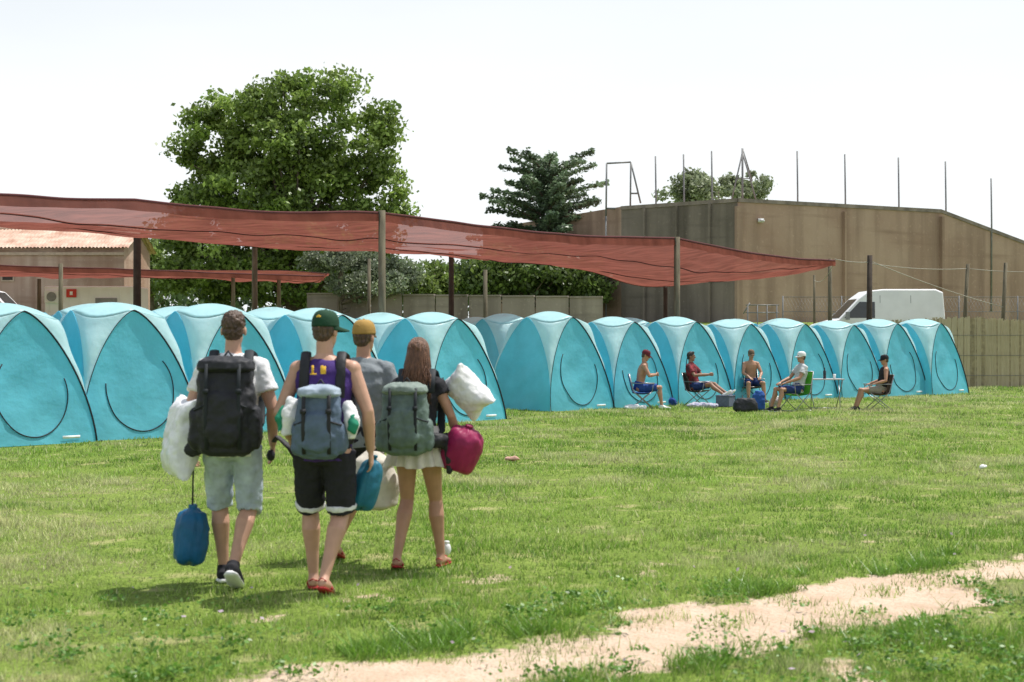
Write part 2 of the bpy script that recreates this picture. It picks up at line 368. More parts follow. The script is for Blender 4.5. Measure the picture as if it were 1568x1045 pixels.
def building():
    e=empty('concrete_building')
    C=Vector((11.9,75,0)); A=Vector((6.1,79.4,0)); D=Vector((12.6,6.3,0)); g0=2.2; top=9.1
    dn=D.normalized(); nrm=Vector((dn.y,-dn.x,0))
    P1=C+D; P2=C+D*2.3
    back=Vector((-nrm.x*18,-nrm.y*18,0))
    def up(p,z): return Vector((p.x,p.y,z))
    ring=[C,P1,P2,P2+back,P1+back,A+back,A]; hs=[top,top,4.6,4.6,top,top,top]
    b=B(); vs=[up(p,g0-1) for p in ring]+[up(p,h) for p,h in zip(ring,hs)]
    n=len(ring)
    for i in range(n):
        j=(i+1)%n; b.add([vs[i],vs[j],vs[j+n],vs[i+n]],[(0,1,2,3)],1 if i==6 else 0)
    b.add(vs[n:],[(0,1,4,5,6),(1,2,3,4)],0)
    b.obj('walls',[cm,cm2],e,smooth=False)
    b=B()
    def beam(p,q,z1,z2,out,wd,h,m=0):
        d=(q-p); L_=d.length; dd=d.normalized(); nn=Vector((dd.y,-dd.x,0))
        a=up(p,z1)+nn*out; c=up(q,z2)+nn*out; bk=-nn*wd
        v=[a,c,c+bk,a+bk]; v+=[x+Vector((0,0,h)) for x in v]
        b.add(v,[(0,1,2,3),(4,7,6,5),(0,4,5,1),(1,5,6,2),(2,6,7,3),(3,7,4,0)],m)
    beam(C,P1,top-.17,top-.17,.06,.3,.2); beam(P1,P2,top-.17,4.43,.06,.3,.2); beam(A,C,top-.175,top-.172,.06,.3,.2)
    b.obj('coping',cap_m,e,smooth=False)
    b=B()
    for t,wd in((0.0,.35),(.5,.12),(1.0,.16),(1.6,.16)):
        p=C+D*t+nrm*.1; h=top if t<=1 else top-(t-1)/1.3*4.5
        b.box((p.x,p.y,(g0-1+h)/2-.2),(wd,.26,h-g0+.6),Matrix.Rotation(math.atan2(dn.y,dn.x),3,'Z'))
    for t in (.22,.78,.5):
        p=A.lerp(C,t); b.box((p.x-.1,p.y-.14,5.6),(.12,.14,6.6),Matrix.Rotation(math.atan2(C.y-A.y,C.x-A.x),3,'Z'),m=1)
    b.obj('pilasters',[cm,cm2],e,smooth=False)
    b=B(); p=C+D*.1+nrm*.12; b.box((p.x,p.y,8.0),(.3,.12,.2)); b.tube([p+Vector((0,0,8.0)),p+Vector((.1,-.4,7.95))],.05); b.obj('wall_lamp',M('lampw',(.7,.7,.7)),e)
building()
steel=M('galvanised_steel',(.20,.20,.20),rough=.5,metal=.2,var=.2)
for px,py,bt in((1004,238,310),(1047,235,312),(1090,230,305),(1221,230,308),(1294,235,310),(1376,240,315),(1448,246,322),(1518,272,350)):
    Yp=83; x,_,z=W(px,py,Yp); z0=W(px,bt+60,Yp)[2]
    B().tube([(x,Yp,z0-2.5),(x+.02,Yp,(z+z0)/2),(x-.01,Yp,z)],[.055,.05,.045],n=8).obj('metal_pole',steel)
b=B()
def seg(b,a,c,r,Yp,m=0,n=8): b.tube([W(*a,Yp),W(*c,Yp)],r,n=n,m=m)
seg(b,(1137,226),(1137,330),.06,82); seg(b,(1137,232),(1117,320),.045,82); seg(b,(1137,232),(1162,320),.045,82); seg(b,(1137,226),(1152,276),.04,82.5); seg(b,(1128,272),(1148,272),.03,82)
b.obj('metal_mast',steel)
b=B()
for a,c in(((929,249),(928,330)),((966,247),(965,330)),((929,249),(966,247)),((966,247),(981,310)),((929,318),(965,318)),((965,295),(977,295))): seg(b,a,c,.05,80)
b.tube([W(928,330,80),(W(928,330,80)[0],80,2.3)],.05); b.tube([W(965,330,80),(W(965,330,80)[0],80,2.3)],.05)
b.obj('steel_goal_frame',steel)
lw=concrete('old_wall',(.26,.22,.19),(.36,.31,.26),(.15,.125,.105))
b=B(); a=W(470,450,73);c=W(925,456,70)
z0=1.5
for i in range(9):
    t0=i/9;t1=(i+1)/9-.004; x0=a[0]+(c[0]-a[0])*t0;x1=a[0]+(c[0]-a[0])*t1;y0=73-3*t0;y1=73-3*t1;h=a[2]+(c[2]-a[2])*t0
    b.add([(x0,y0,z0),(x1,y1,z0),(x1,y1+.25,z0),(x0,y0+.25,z0),(x0,y0,h),(x1,y1,h),(x1,y1+.25,h),(x0,y0+.25,h)],[(0,1,5,4),(1,2,6,5),(2,3,7,6),(3,0,4,7),(4,5,6,7)])
    b.box(((x0+x1)/2,(y0+y1)/2+.12,h+.05),(x1-x0,.36,.08),Matrix.Rotation(math.atan2(-3,c[0]-a[0]),3,'Z'))
b.obj('concrete_wall',lw,smooth=False)
x,_,z=W(1145,466,66); b=B()
for i in range(4): b.tube([(x+i*.45,66,1.2),(x+i*.45,66,z)],.03,n=6)
for zz in(z,z-.35): b.tube([(x-.1,66,zz),(x+1.45,66,zz)],.03,n=6)
b.tube([(x-.2,66,z-.4),(x+.1,66,z+.1)],.03,n=6); b.obj('metal_barrier',steel)
# ------------------------------------------------------------ house with tile roof
def house():
    e=empty('stone_house'); plaster=concrete('plaster',(.38,.245,.185),(.50,.38,.31),(.22,.12,.085))
    tile=M('roof_tiles',(.42,.25,.18),rough=.9,var=.4,scale=1.6,c2=(.62,.50,.40),bump=.4)
    dark=M('opening',(.05,.04,.035)); frame=M('stone_surround',(.46,.36,.28))
    x0=-44;x1=W(190,400,70)[0];y0=70;y1=75;zw=W(0,378,70)[2];g0=1
    b=B(); ym=(y0+y1)/2; zr=W(0,352,ym)[2]
    b.add([(x0,y0,g0),(x1,y0,g0),(x1,y0,zw),(x0,y0,zw)],[(0,1,2,3)])
    b.add([(x1,y0,g0),(x1,y1,g0),(x1,y1,zw),(x1,ym,zr-.1),(x1,y0,zw)],[(0,1,2,3,4)])
    b.add([(x0,y1,g0),(x1,y1,g0),(x1,y1,zw),(x0,y1,zw)],[(0,1,2,3)])
    b.add([(x0,y0,g0),(x0,y1,g0),(x0,y1,zw),(x0,y0,zw)],[(0,1,2,3)])
    b.obj('walls',plaster,e,smooth=False)
    b=B()
    for (ya,yb) in((y0-.35,ym),(y1+.35,ym)):
        nxx=420; rows=[]
        for k in range(9):
            t=k/8; y=ya+(yb-ya)*t; z=zw-.06+(zr-zw+.1)*t+(.03 if k%2 else 0)
            rows.append([(x0+(x1+.3-x0)*i/nxx,y,z+.07*abs(math.sin(i*math.pi/3))+.03*random.random()) for i in range(nxx+1)])
        b.loft(rows,cap=False,loop=False)
    b.tube([(x0,ym,zr+.1),(x1+.3,ym,zr+.1)],.14,n=8)
    b.obj('roof',tile,e,smooth=False)
    b=B()
    for px,ww,hh,zt in((12,.5,.6,4.9),(-120,1.1,1.2,4.6)):
        x=W(px,400,70)[0]; b.box((x,y0-.01,zt),(ww+.14,.08,hh+.14),m=1); b.box((x,y0-.04,zt),(ww,.05,hh),m=0)
    b.obj('windows',[dark,frame],e,smooth=False)
    b=B(); b.box(((x0+x1)/2,y0-.06,zw-.30),(x1-x0,.12,.14)); b.obj('cornice',frame,e,smooth=False)
house()
white=M('white_paint',(.80,.80,.80),rough=.35,var=.05,scale=2); glass=M('dark_glass',(.03,.035,.04),rough=.1,spec=.6); rubber=M('rubber',(.03,.03,.03),rough=.8); redm=M('red_sign',(.6,.05,.04),rough=.5); greym=M('grey_plastic',(.25,.25,.26),rough=.6)
e=empty('site_cabin',(0,0,0)); x0,_,zt=W(68,437,60); x1=W(207,437,60)[0]; g0=float(gh(0,60))
B().box(((x0+x1)/2,61.1,(zt+g0)/2+.1),(x1-x0,2.2,zt-g0-.2)).obj('cabin_body',white,e,smooth=False,bevel=.05)
b=B()
for i in range(9): b.box((x0+(i+.5)*(x1-x0)/9,59.99,(zt+g0)/2+.1),(.02,.03,zt-g0-.5),m=1)
b.box((x0+.35,59.93,zt-.45),(.6,.16,.5),m=1); b.tube([(x0+.35,59.8,zt-.45),(x0+.35,59.84,zt-.45)],.2,n=16,m=0)
b.box((x0+1.15,59.95,zt-.3),(.42,.03,.35),m=3); b.box((x0+1.15,59.93,zt-.3),(.12,.02,.15),m=1); b.box(((x0+x1)/2+.7,59.96,zt-.8),(.9,.05,.6),m=0)
b.obj('cabin_fittings',[greym,white,rubber,redm],e,smooth=False)
for i in range(4): B().box((x0+.4+i*(x1-x0-.8)/3,60.6,g0+.1),(.3,.3,.5)).obj('foot_%d'%i,greym,e,smooth=False)
def van(name,loc,rot,L_=5.4,H=2.55):
    e=empty(name,loc,rot); hw=.98
    pr=[(0,.45),(-.02,.9),(.25,1.18),(.95,1.38),(1.75,2.2),(2.15,H-.06),(2.7,H),(L_-.35,H),(L_-.06,H-.12),(L_,1.5),(L_,.45)]
    n=len(pr); b=B(); rings=[]
    for sy,sc in((-1,.90),(-.93,1),(.93,1),(1,.90)):
        rings.append([Vector((x+(L_/2-x)*(1-sc)*.12,sy*hw*(1-.10*max(0,(z-1.3))/1.3),.45+(z-.45)*(1-(1-sc)*.12))) for x,z in pr])
    b.loft(rings); b.obj('body',white,e,smooth=False,bevel=.03)
    b=B()
    def q(a,m=0):
        for sy in(-1,1): b.add([(x,sy*(hw*(1-.10*max(0,(z-1.3))/1.3)+.008),z) for x,z in a],[tuple(range(len(a)))],m)
    q([(1.15,1.42),(1.75,2.05),(2.35,2.05),(2.35,1.42)],0)
    b.add([(.98,-.78,1.43),(.98,.78,1.43),(1.70,.70,2.17),(1.70,-.70,2.17)],[(0,1,2,3)],0)
    q([(2.55,.6),(2.57,.6),(2.57,2.3),(2.55,2.3)],1); q([(3.75,.6),(3.77,.6),(3.77,2.3),(3.75,2.3)],1)
    b.box((.0,0,.62),(.12,1.7,.28),m=1); b.box((.06,-.7,.95),(.2,.3,.2),m=2); b.box((.06,.7,.95),(.2,.3,.2),m=2)
    b.box((1.25,-1.12,1.5),(.12,.2,.3),m=1); b.box((1.25,1.12,1.5),(.12,.2,.3),m=1)
    b.obj('windows_and_trim',[glass,greym,white],e,smooth=False)
    b=B()
    for x in(1.0,L_-1.15):
        for sy in(-1,1):
            b.tube([(x,sy*.72,.34),(x,sy*.97,.34)],.34,n=24,m=0); b.tube([(x,sy*.965,.34),(x,sy*.985,.34)],.19,n=16,m=1)
    b.obj('wheels',[rubber,greym],e)
x,_,_=W(1248,480,55.5); van('white_van',(x,56.5,1.08),0,L_=5.1,H=2.55)
B().box((x+2.5,56.5,.55),(7.5,3.4,1.04)).obj('gravel_bank',M('gravel',(.30,.26,.20),rough=.95,var=.4,scale=12,bump=.6),smooth=False,bevel=.2)
x,_,_=W(44,480,66); van('white_van',(x,67,float(gh(0,67))-.1),math.pi,L_=4.8,H=2.35)
# ------------------------------------------------------------ tents
def cloth(name,c,transl,var=.08): return M(name,c,rough=.34,var=var,scale=2.2,bump=.5,bscale=3.5,transl=transl,spec=.45,bdist=.06)
tf=cloth('tent_panel',(.185,.68,.80),.50); tg=cloth('tent_gore',(.70,.96,.985),.5); tr=cloth('tent_roof',(.58,.92,.96),.42); blk=M('black_webbing',(.02,.025,.03),rough=.7)  # gores and roof paler than the shaded panels: sunlight put into their colour
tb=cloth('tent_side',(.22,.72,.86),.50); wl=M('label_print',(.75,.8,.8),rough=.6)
TW=2.12;TD=2.15;HA=2.10;LN=.16
def tentmesh(seed,openz=False):
    r=random.Random(seed); b=B(); n=18; hw=TW/2
    ph=[r.uniform(0,6) for _ in range(8)]
    zs=[HA*math.sin(i/n*math.pi/2)**1.0 for i in range(n+1)]
    def wf(z): return hw*max(0,(1-(z/HA)**1.70))**.70
    def bulge(u,v,k): return .030*math.sin(5*u+ph[k]+3*v)+.020*math.sin(9*v+ph[k+1]-4*u)
    def go(R,p,q,t,z):
        m_=p.lerp(q,t); f=z/HA
        return R@(m_+Vector((1,-1,0)).normalized()*(.34*math.sin(math.pi*t)*(p-q).length*(.75+.25*f)+.018*math.sin(7*z+ph[3])*math.sin(math.pi*t))+Vector((0,0,-.13*math.sin(math.pi*t)*f**3)))
    for side in range(4):
        R=Matrix.Rotation(side*math.pi/2,3,'Z'); rows=[]
        for z in zs:
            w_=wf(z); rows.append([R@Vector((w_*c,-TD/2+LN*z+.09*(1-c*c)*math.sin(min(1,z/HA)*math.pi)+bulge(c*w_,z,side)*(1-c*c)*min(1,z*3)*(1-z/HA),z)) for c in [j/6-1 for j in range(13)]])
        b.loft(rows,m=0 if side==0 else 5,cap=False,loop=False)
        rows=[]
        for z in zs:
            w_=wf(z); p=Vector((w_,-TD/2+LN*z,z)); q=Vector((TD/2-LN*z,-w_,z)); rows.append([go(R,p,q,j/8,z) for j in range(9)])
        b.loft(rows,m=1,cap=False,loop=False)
        pts=[R@Vector((wf(z),-TD/2+LN*z-.012,z)) for z in zs]; pts2=[R@Vector((-wf(z),-TD/2+LN*z-.012,z)) for z in zs[::-1]]
        if side==0: b.tube(pts+pts2[1:],[.016]*len(pts)+[.007]*(len(pts2)-1),n=6,m=3)
        else: b.tube(pts+pts2[1:],.006,n=6,m=5)
    ap=TD/2-LN*HA
    ring=[]
    for side in range(4):
        R=Matrix.Rotation(side*math.pi/2,3,'Z'); p=Vector((0,-ap,HA)); q=Vector((ap,0,HA))
        for j in range(8): ring.append(go(R,p,q,j/8,HA))
    rings=[]
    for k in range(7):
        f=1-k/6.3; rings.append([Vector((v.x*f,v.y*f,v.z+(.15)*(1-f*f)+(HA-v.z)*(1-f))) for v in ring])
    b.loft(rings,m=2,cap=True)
    zp=[]
    a0,a1=(-3.3,.75) if seed%2 else (-3.9,.35)
    for i in range(44):
        a=a0+(a1-a0)*i/43; x=.04+.60*math.cos(a); z=.80+.68*math.sin(a)
        c_=min(1,abs(x)/max(.2,wf(z))); bu=.09*math.sin(min(1,z/HA)*math.pi)*(1-c_*c_)+bulge(x,z,0)*(1-c_*c_)*min(1,z*3)*(1-z/HA)
        zp.append((x,-TD/2+LN*z+bu-.010,z))
    b.tube(zp,.010,n=6,m=3)
    b.box((.62,-TD/2+.0,.10),(.30,.004,.045),m=4)
    for sx in(-1,1): b.tube([(sx*hw,-TD/2,.0),(sx*(hw+.04),-TD/2-.10,.02)],.012,n=5,m=3)
    o=b.obj('tent',[tf,tg,tr,blk,wl,tb]); me=o.data; bpy.data.objects.remove(o); return me
TM=[tentmesh(s) for s in range(5)]
RC=[(-9.75,19.0),(-8.2,20.9),(-6.6,22.6),(-5.25,24.0),(-3.85,25.4),(-2.2,27.05),(-.12,29.0),(2.4,33.5),(4.0,35.2),(5.75,37),(7.4,38.5),(9.15,39.9),(10.8,41.2),(12.4,42.4),(14,43.6)]
def place(x,y,a,i,s=1):
    o=bpy.data.objects.new('popup_tent',TM[i%5]); col.objects.link(o); o.location=(x,y,.0); o.rotation_euler=(0,0,a); o.scale=(s,s,s*random.uniform(.97,1.03)); return o
for i,(x,y) in enumerate(RC):
    a=math.radians(45 if i<8 else 43)+random.uniform(-.06,.06)
    d=Vector((math.cos(a),math.sin(a),0)); nn=Vector((math.sin(a),-math.cos(a),0))
    c=Vector((x,y,0))-d*TW/2-nn*TD/2
    place(c.x,c.y,a,i)
    c2=c-nn*2.5+d*.9; place(c2.x,c2.y,a+math.pi,i+2)
    if i<9:
        c3=c-nn*6.2+d*.9; place(c3.x,c3.y,a,i+1)
# ------------------------------------------------------------ shade net + posts
net=M('shade_net',(.265,.088,.066),rough=1,var=.30,scale=1.0,transl=.5,alpha=.86,stretch=(1,4,1),spec=0)
seam=M('net_seam',(.10,.03,.03),rough=.9)
Fp=[(-16,23.6,4.47),(-9.9,27.5,4.52),(-7.66,28.9,4.47),(-5.2,30.4,4.45),(-2.91,31.9,4.47),(1,36.1,4.42),(4.63,40,4.47),(8,44.8,4.40),(11,48.5,4.35)]
Bp=[(-18.5,30,4.4),(-12.4,34.5,4.45),(-10.1,38.8,4.5),(-7.7,42.8,4.45),(-2,46,4.42),(2.3,50,4.15),(4.8,51,3.55),(7.4,51,3.8),(11.2,49.2,4.3)]
def crom(P,u):
    n=len(P)-1; x=u*n; i=min(int(x),n-1); t=x-i
    p=[Vector(P[max(0,min(n,i+k))]) for k in(-1,0,1,2)]
    return .5*((2*p[1])+(-p[0]+p[2])*t+(2*p[0]-5*p[1]+4*p[2]-p[3])*t*t+(-p[0]+3*p[1]-3*p[2]+p[3])*t**3)
def netobj(name,Fp,Bp,sag,nu=240,nv=60):
    e=empty(name); rows=[]; N_=len(Fp)-1
    for i in range(nu+1):
        u=i/nu; a=crom(Fp,u); c=crom(Bp,u); rw=[]
        for j in range(nv+1):
            v=j/nv; p=a.lerp(c,v); sg=sag*math.sin(math.pi*v)*(1 if u<.93 else (1-u)/.07)
            wr=.12*(float(vn(p.x*.6+p.y*.6,v*9,1.0,2))-.5)+.06*math.sin(v*17+u*22)*math.sin(math.pi*v)+.09*(float(vn(p.x*1.5,v*26,1.0,4))-.5)
            edge=-.10*abs(math.sin(math.pi*u*N_/2*1.0))*((1-v)**3)
            p.z+=-sg+wr*min(1,4*v*(1-v)+.25)+edge; rw.append(p)
        rows.append(rw)
    b=B(); b.loft(rows,cap=False,loop=False)
    hem_=[[r[0]+Vector((0,-.03,0)) for r in rows],[r[0]+Vector((.02,-.06,-.17-.07*float(vn(r[0].x,r[0].y,1.5,3)))) for r in rows]]
    b.loft(hem_,cap=False,loop=False)
    b.obj('net_fabric',net,e)
    b=B()
    for j in(0,nv//3,2*nv//3,nv): b.tube([r[j] for r in rows],.022 if j else .035,n=5)
    b.obj('net_seams',seam,e)
    return rows
netobj('shade_net_canopy',Fp,Bp,.30)
F2=[(-34,52,4.6),(-24,54,4.7),(-16,57,4.5),(-10,60,4.5),(-8.2,62,4.45)]; B2=[(-37,62,4.9),(-26,64,4.9),(-18,66,4.9),(-11,67,4.9),(-8.2,64,4.6)]
netobj('shade_net_canopy',F2,B2,.35,nu=80,nv=20)
wood=M('wood_post',(.14,.12,.08),rough=.9,var=.35,scale=4,bump=.4,stretch=(3,3,.5)); dwood=M('dark_post',(.06,.045,.035),rough=.9,var=.3,scale=4)
def post(x,y,z,r=.10,m=None,lean=0):
    g0=float(gh(x,y)); B().tube([(x-lean,y,g0-.2),(x-lean*.4,y,g0+z*.5),(x,y,z+.12)],[r*1.05,r,r*.92],n=12).obj('wooden_post',m or wood)
for (x,y,z),m,r in(((-10.2,38.7,4.36),dwood,.11),((-2.91,31.82,4.40),wood,.085),((4.63,39.92,4.40),wood,.09)): post(x,y,z,r,m)
x,_,z=W(1332,395,49.6); post(x,49.6,z,.10,dwood,.05)
x,_,z=W(1271,400,52); post(x,52,z,.08,wood)
for px,pt,Yp,m,r in((390,378,42.8,wood,.09),(691,385,46,dwood,.09),(743,412,52,wood,.08),(1019,414,50.6,dwood,.08),(565,395,47,wood,.06),(1247,420,60,wood,.05)):
    x,_,z=W(px,pt,Yp); post(x,Yp,z-.12,r,m)
for px,pt,Yp,ln in((1482,408,54,-.3),(1540,406,53,-.25),(93,407,56,0),(357,424,60,0),(427,430,62,0),(60,430,62,0)):
    x,_,z=W(px,pt,Yp); post(x,Yp,z,.09 if ln==0 else .075,wood,ln*-1)
b=B()
def rope(a,c,sag,r=.012):
    a=Vector(a);c=Vector(c); b.tube([a.lerp(c,t/10)-Vector((0,0,sag*4*(t/10)*(1-t/10))) for t in range(11)],r,n=4)
rope((11,48.5,4.4),W(1332,400,49.6),.05); rope(W(1332,402,49.6),W(1482,410,54),.1); rope(W(1482,410,54),W(1640,412,53),.1); rope((5,51,4.3),W(1271,405,52),.25); rope((11,48.5,4.3),W(1247,428,60),.3); rope(W(1332,398,49.6),W(1540,470,53),.1)
b.obj('guy_ropes',M('rope',(.35,.33,.28)))
# ------------------------------------------------------------ reed fence
b=B(); xx_=13.0
reed=M('reed',(.42,.34,.22),rough=.9,var=.35,scale=9,c2=(.54,.45,.31),stretch=(8,1,.4))
while xx_<44:
    wdt=random.uniform(.03,.055); y=49.6+.15*math.sin(xx_*.7); h=2.36+.06*math.sin(xx_*1.3)+random.uniform(-.04,.05)
    b.add([(xx_,y+random.uniform(-.015,.015),-.05),(xx_+wdt,y-.01,-.05),(xx_+wdt,y-.01+random.uniform(-.02,.02),h),(xx_,y+.01,h)],[(0,1,2,3)],random.choice([0,0,0,1])); xx_+=wdt*.92
for z in(.4,1.1,1.8): b.tube([(13+i*.6,49.54+.15*math.sin((13+i*.6)*.7),z) for i in range(52)],.008,n=4,m=2)
b.obj('reed_fence',[reed,M('reed_dark',(.34,.27,.17),var=.3,scale=8),steel],smooth=False)
b=B()
for i in range(14):
    x=12+i*2.6; b.tube([(x,63,1.4),(x,63,3.6)],.03,n=6)
for z in (2.2,2.9,3.55): b.tube([(12,63,z),(46,63,z)],.012,n=4)
for i in range(230): x=12+i*.15; b.tube([(x,63,1.7),(x+.9,63,3.55)],.005,n=3); b.tube([(x+.9,63,1.7),(x,63,3.55)],.005,n=3)
b.obj('wire_fence',steel)
# ------------------------------------------------------------ people
skinA=M('skin',(.52,.30,.21),rough=.5,var=.10,scale=12,spec=.4); skinB=M('skin_tan',(.42,.225,.145),rough=.5,var=.10,scale=12,spec=.4); skinC=M('skin_deep',(.28,.15,.095),rough=.5,var=.08,scale=12,spec=.4)
eyew=M('eye_white',(.7,.7,.68),rough=.3); eyed=M('eye_dark',(.03,.02,.015),rough=.2); lip=M('lips',(.38,.13,.11),rough=.5)
def hairm(n,c): return M(n,c,rough=.5,var=.5,scale=60,bump=.8,bscale=90,stretch=(1,1,.25),spec=.5)
hbrown=hairm('brown_hair',(.075,.042,.025)); hblack=hairm('black_hair',(.02,.015,.012)); hlong=hairm('long_brown_hair',(.13,.06,.03))
def fab(n,c,**k):
    a=dict(rough=.85,var=.14,scale=14,bump=.4,bscale=22,bdist=.012); a.update(k); return M(n,c,**a)
def hand(b,wr,d,n,side,curl=.5):
    d=d.normalized(); n=(n-d*n.dot(d)).normalized(); t=d.cross(n)*side
    b.tube([wr-d*.01,wr+d*.03,wr+d*.085,wr+d*.10],[(.026,.018),(.036,.017),(.043,.014),(.038,.010)],n=12,lat=t)
    for k,(of,ln) in enumerate(((.034,.068),(.0115,.078),(-.0115,.072),(-.034,.056))):
        p=wr+d*.085+t*of; a=0; pts=[p-d*.02,p]
        dd=(d+t*of*2.5).normalized()
        for q in range(3):
            a+=curl*(.45+.25*q); v=dd*math.cos(a)+n*math.sin(a); p=p+v*(ln*(.45,.32,.23)[q]); pts.append(p)
        b.tube(pts,[.010,.0095,.0088,.008,.006],n=8)
    p=wr+d*.025+t*.022; v=(d*.75+t*.65+n*.25).normalized(); v2=(d*.95+t*.15+n*.45).normalized()
    b.tube([p-t*.01,p+v*.035,p+v*.035+v2*.03,p+v*.035+v2*.052],[.014,.012,.010,.007],n=8)
def human(name,loc,rot,H,po,skin,hair=None,hairk='short',cap=None,brimdir=0,shirt=None,sleeve=.55,shorts=None,slen=.9,shoe=None,shades=False,female=False,sole=None,hem=None,loose=1.0):
    sc=H/1.8; e=empty(name,loc,rot,sc)
    pel=Vector(po['pel']); neck=Vector(po['neck']); up=(neck-pel).normalized(); Lt=(neck-pel).length
    lat=Matrix.Rotation(po.get('yaw',0),3,'Z')@Vector((1,0,0)); lat=(lat-up*lat.dot(up)).normalized(); fw=up.cross(lat)
    fs=.90 if female else 1.0
    prof=[(-.17,.10,.09),(-.08,.155,.118),(.05,.170*(1.04 if female else 1),.12),(.25,.140*fs,.098),(.45,.150*fs,.108),(.68,.178*fs,.12),(.84,.180*fs,.108),(.95,.125*fs,.08),(1.03,.065,.062)]
    def ring(f,rx,ry,n=20,o=0): 
        c=pel+up*(f*Lt)-fw*(.02*math.sin(max(0,min(1,f))*math.pi)); return [c+lat*((rx+o)*math.cos(2*math.pi*k/n))+fw*((ry+o)*math.sin(2*math.pi*k/n)) for k in range(n)]
    b=B(); b.loft([ring(*p) for p in prof])
    sw=.175*(.9 if female else 1)
    J={}
    for sd,s in(('L',-1),('R',1)):
        sh=neck-up*.075+lat*(s*sw); el=Vector(po['el'+sd]); wr=Vector(po['wr'+sd]); J['sh'+sd]=sh;J['el'+sd]=el;J['wr'+sd]=wr
        k=.86 if female else 1
        b.ell(sh,(.060*k,)*3); b.tube([sh,sh.lerp(el,.4),el,el.lerp(wr,.28),wr],[.055*k,.051*k,.040*k,.043*k,.027*k],n=14); b.ell(el,(.040*k,)*3)
        b.tube([neck-up*.02,sh+up*.01],[.05,.05],n=10)
        hd=Vector(po['hd'+sd]) if 'hd'+sd in po else (wr-el); pn=Vector(po.get('pn'+sd,tuple(-lat*s)))
        hand(b,wr,hd,pn,-1 if s<0 else 1,po.get('curl',.55))
        hp=pel-up*.03+lat*(s*.092); kn=Vector(po['kn'+sd]); an=Vector(po['an'+sd]); J['hp'+sd]=hp;J['kn'+sd]=kn;J['an'+sd]=an
        sk=(an-kn).normalized(); fd=Vector(po.get('ft'+sd,(0,1,0))).normalized(); bk=-(fd-sk*fd.dot(sk)).normalized() if abs(fd.dot(sk))<.99 else Vector((0,0,0))
        b.ell(hp,(.09,.1,.1)); b.tube([hp,hp.lerp(kn,.3),hp.lerp(kn,.75),kn,kn.lerp(an,.28)+bk*.022,kn.lerp(an,.62)+bk*.008,an],[.088,.083,.062,.054,.062,.045,.034],n=14); b.ell(kn,(.054,)*3)
        J['fd'+sd]=fd
        fl=lat-fd*lat.dot(fd); fl.normalize(); fu=fl.cross(fd); 
        if fu.z<0 and abs(fd.z)<.9: fu=-fu
        J['fu'+sd]=fu;J['fl'+sd]=fl
        b.tube([an,an-fd*.02-fu*.04],[.034,.036],n=10)
        b.tube([an-fd*.06-fu*.05,an-fd*.035-fu*.048,an+fd*.03-fu*.045,an+fd*.11-fu*.06,an+fd*.165-fu*.066,an+fd*.19-fu*.07],[(.02,.02),(.034,.034),(.040,.038),(.047,.023),(.042,.017),(.02,.010)],n=14,lat=fl)
    hy=po.get('hyaw',0); hp_=po.get('hpitch',0)
    HR=Matrix.Rotation(hy,3,'Z')@Matrix.Rotation(hp_,3,'X'); ho=Vector(po.get('hoff',(0,.02,.175))); c=neck+ho
    hr,hf,hu=HR@Vector((1,0,0)),HR@Vector((0,1,0)),HR@Vector((0,0,1))
    b.tube([neck-up*.04,c-hu*.09-hf*.015,c-hu*.04-hf*.01],[.060,.053,.052] if not female else [.052,.045,.045],n=14)
    b.ell(c+hu*.025-hf*.008,(.074,.094,.096),HR); b.ell(c-hu*.045+hf*.022,(.058,.068,.078),HR); b.ell(c-hu*.098+hf*.062,(.028,.024,.022),HR)
    b.tube([c+hf*.088+hu*.012,c+hf*.106-hu*.018,c+hf*.100-hu*.034],[.010,.015,.012],n=8)
    b.ell(c+hf*.078+hu*.028,(.05,.018,.012),HR)
    for s in(-1,1): b.ell(c+hr*(s*.077)-hf*.008-hu*.012,(.010,.020,.032),HR)
    b.obj('body',skin,e,voxel=.0065,sm=3)
    b=B()
    for s in(-1,1):
        b.ell(c+hr*(s*.031)+hf*.083+hu*.008,(.013,.008,.0085),HR,m=0,nu=10,nv=6); b.ell(c+hr*(s*.031)+hf*.0905+hu*.008,(.006,.003,.006),HR,m=1,nu=8,nv=6)
        b.tube([c+hr*(s*.013)+hf*.095+hu*.030,c+hr*(s*.032)+hf*.094+hu*.036,c+hr*(s*.050)+hf*.083+hu*.030],.005,n=6,m=1)
    b.tube([c+hr*-.024+hf*.083-hu*.062,c+hf*.096-hu*.060,c+hr*.024+hf*.083-hu*.062],[.003,.0075,.003],n=8,m=2)
    if shades:
        for s in(-1,1): b.ell(c+hr*(s*.033)+hf*.098+hu*.010,(.027,.006,.020),HR,m=1,nu=12,nv=6); b.tube([c+hr*(s*.058)+hf*.093+hu*.012,c+hr*(s*.080)+hu*.010],.004,n=5,m=1)
    b.obj('face',[eyew,eyed,lip],e)
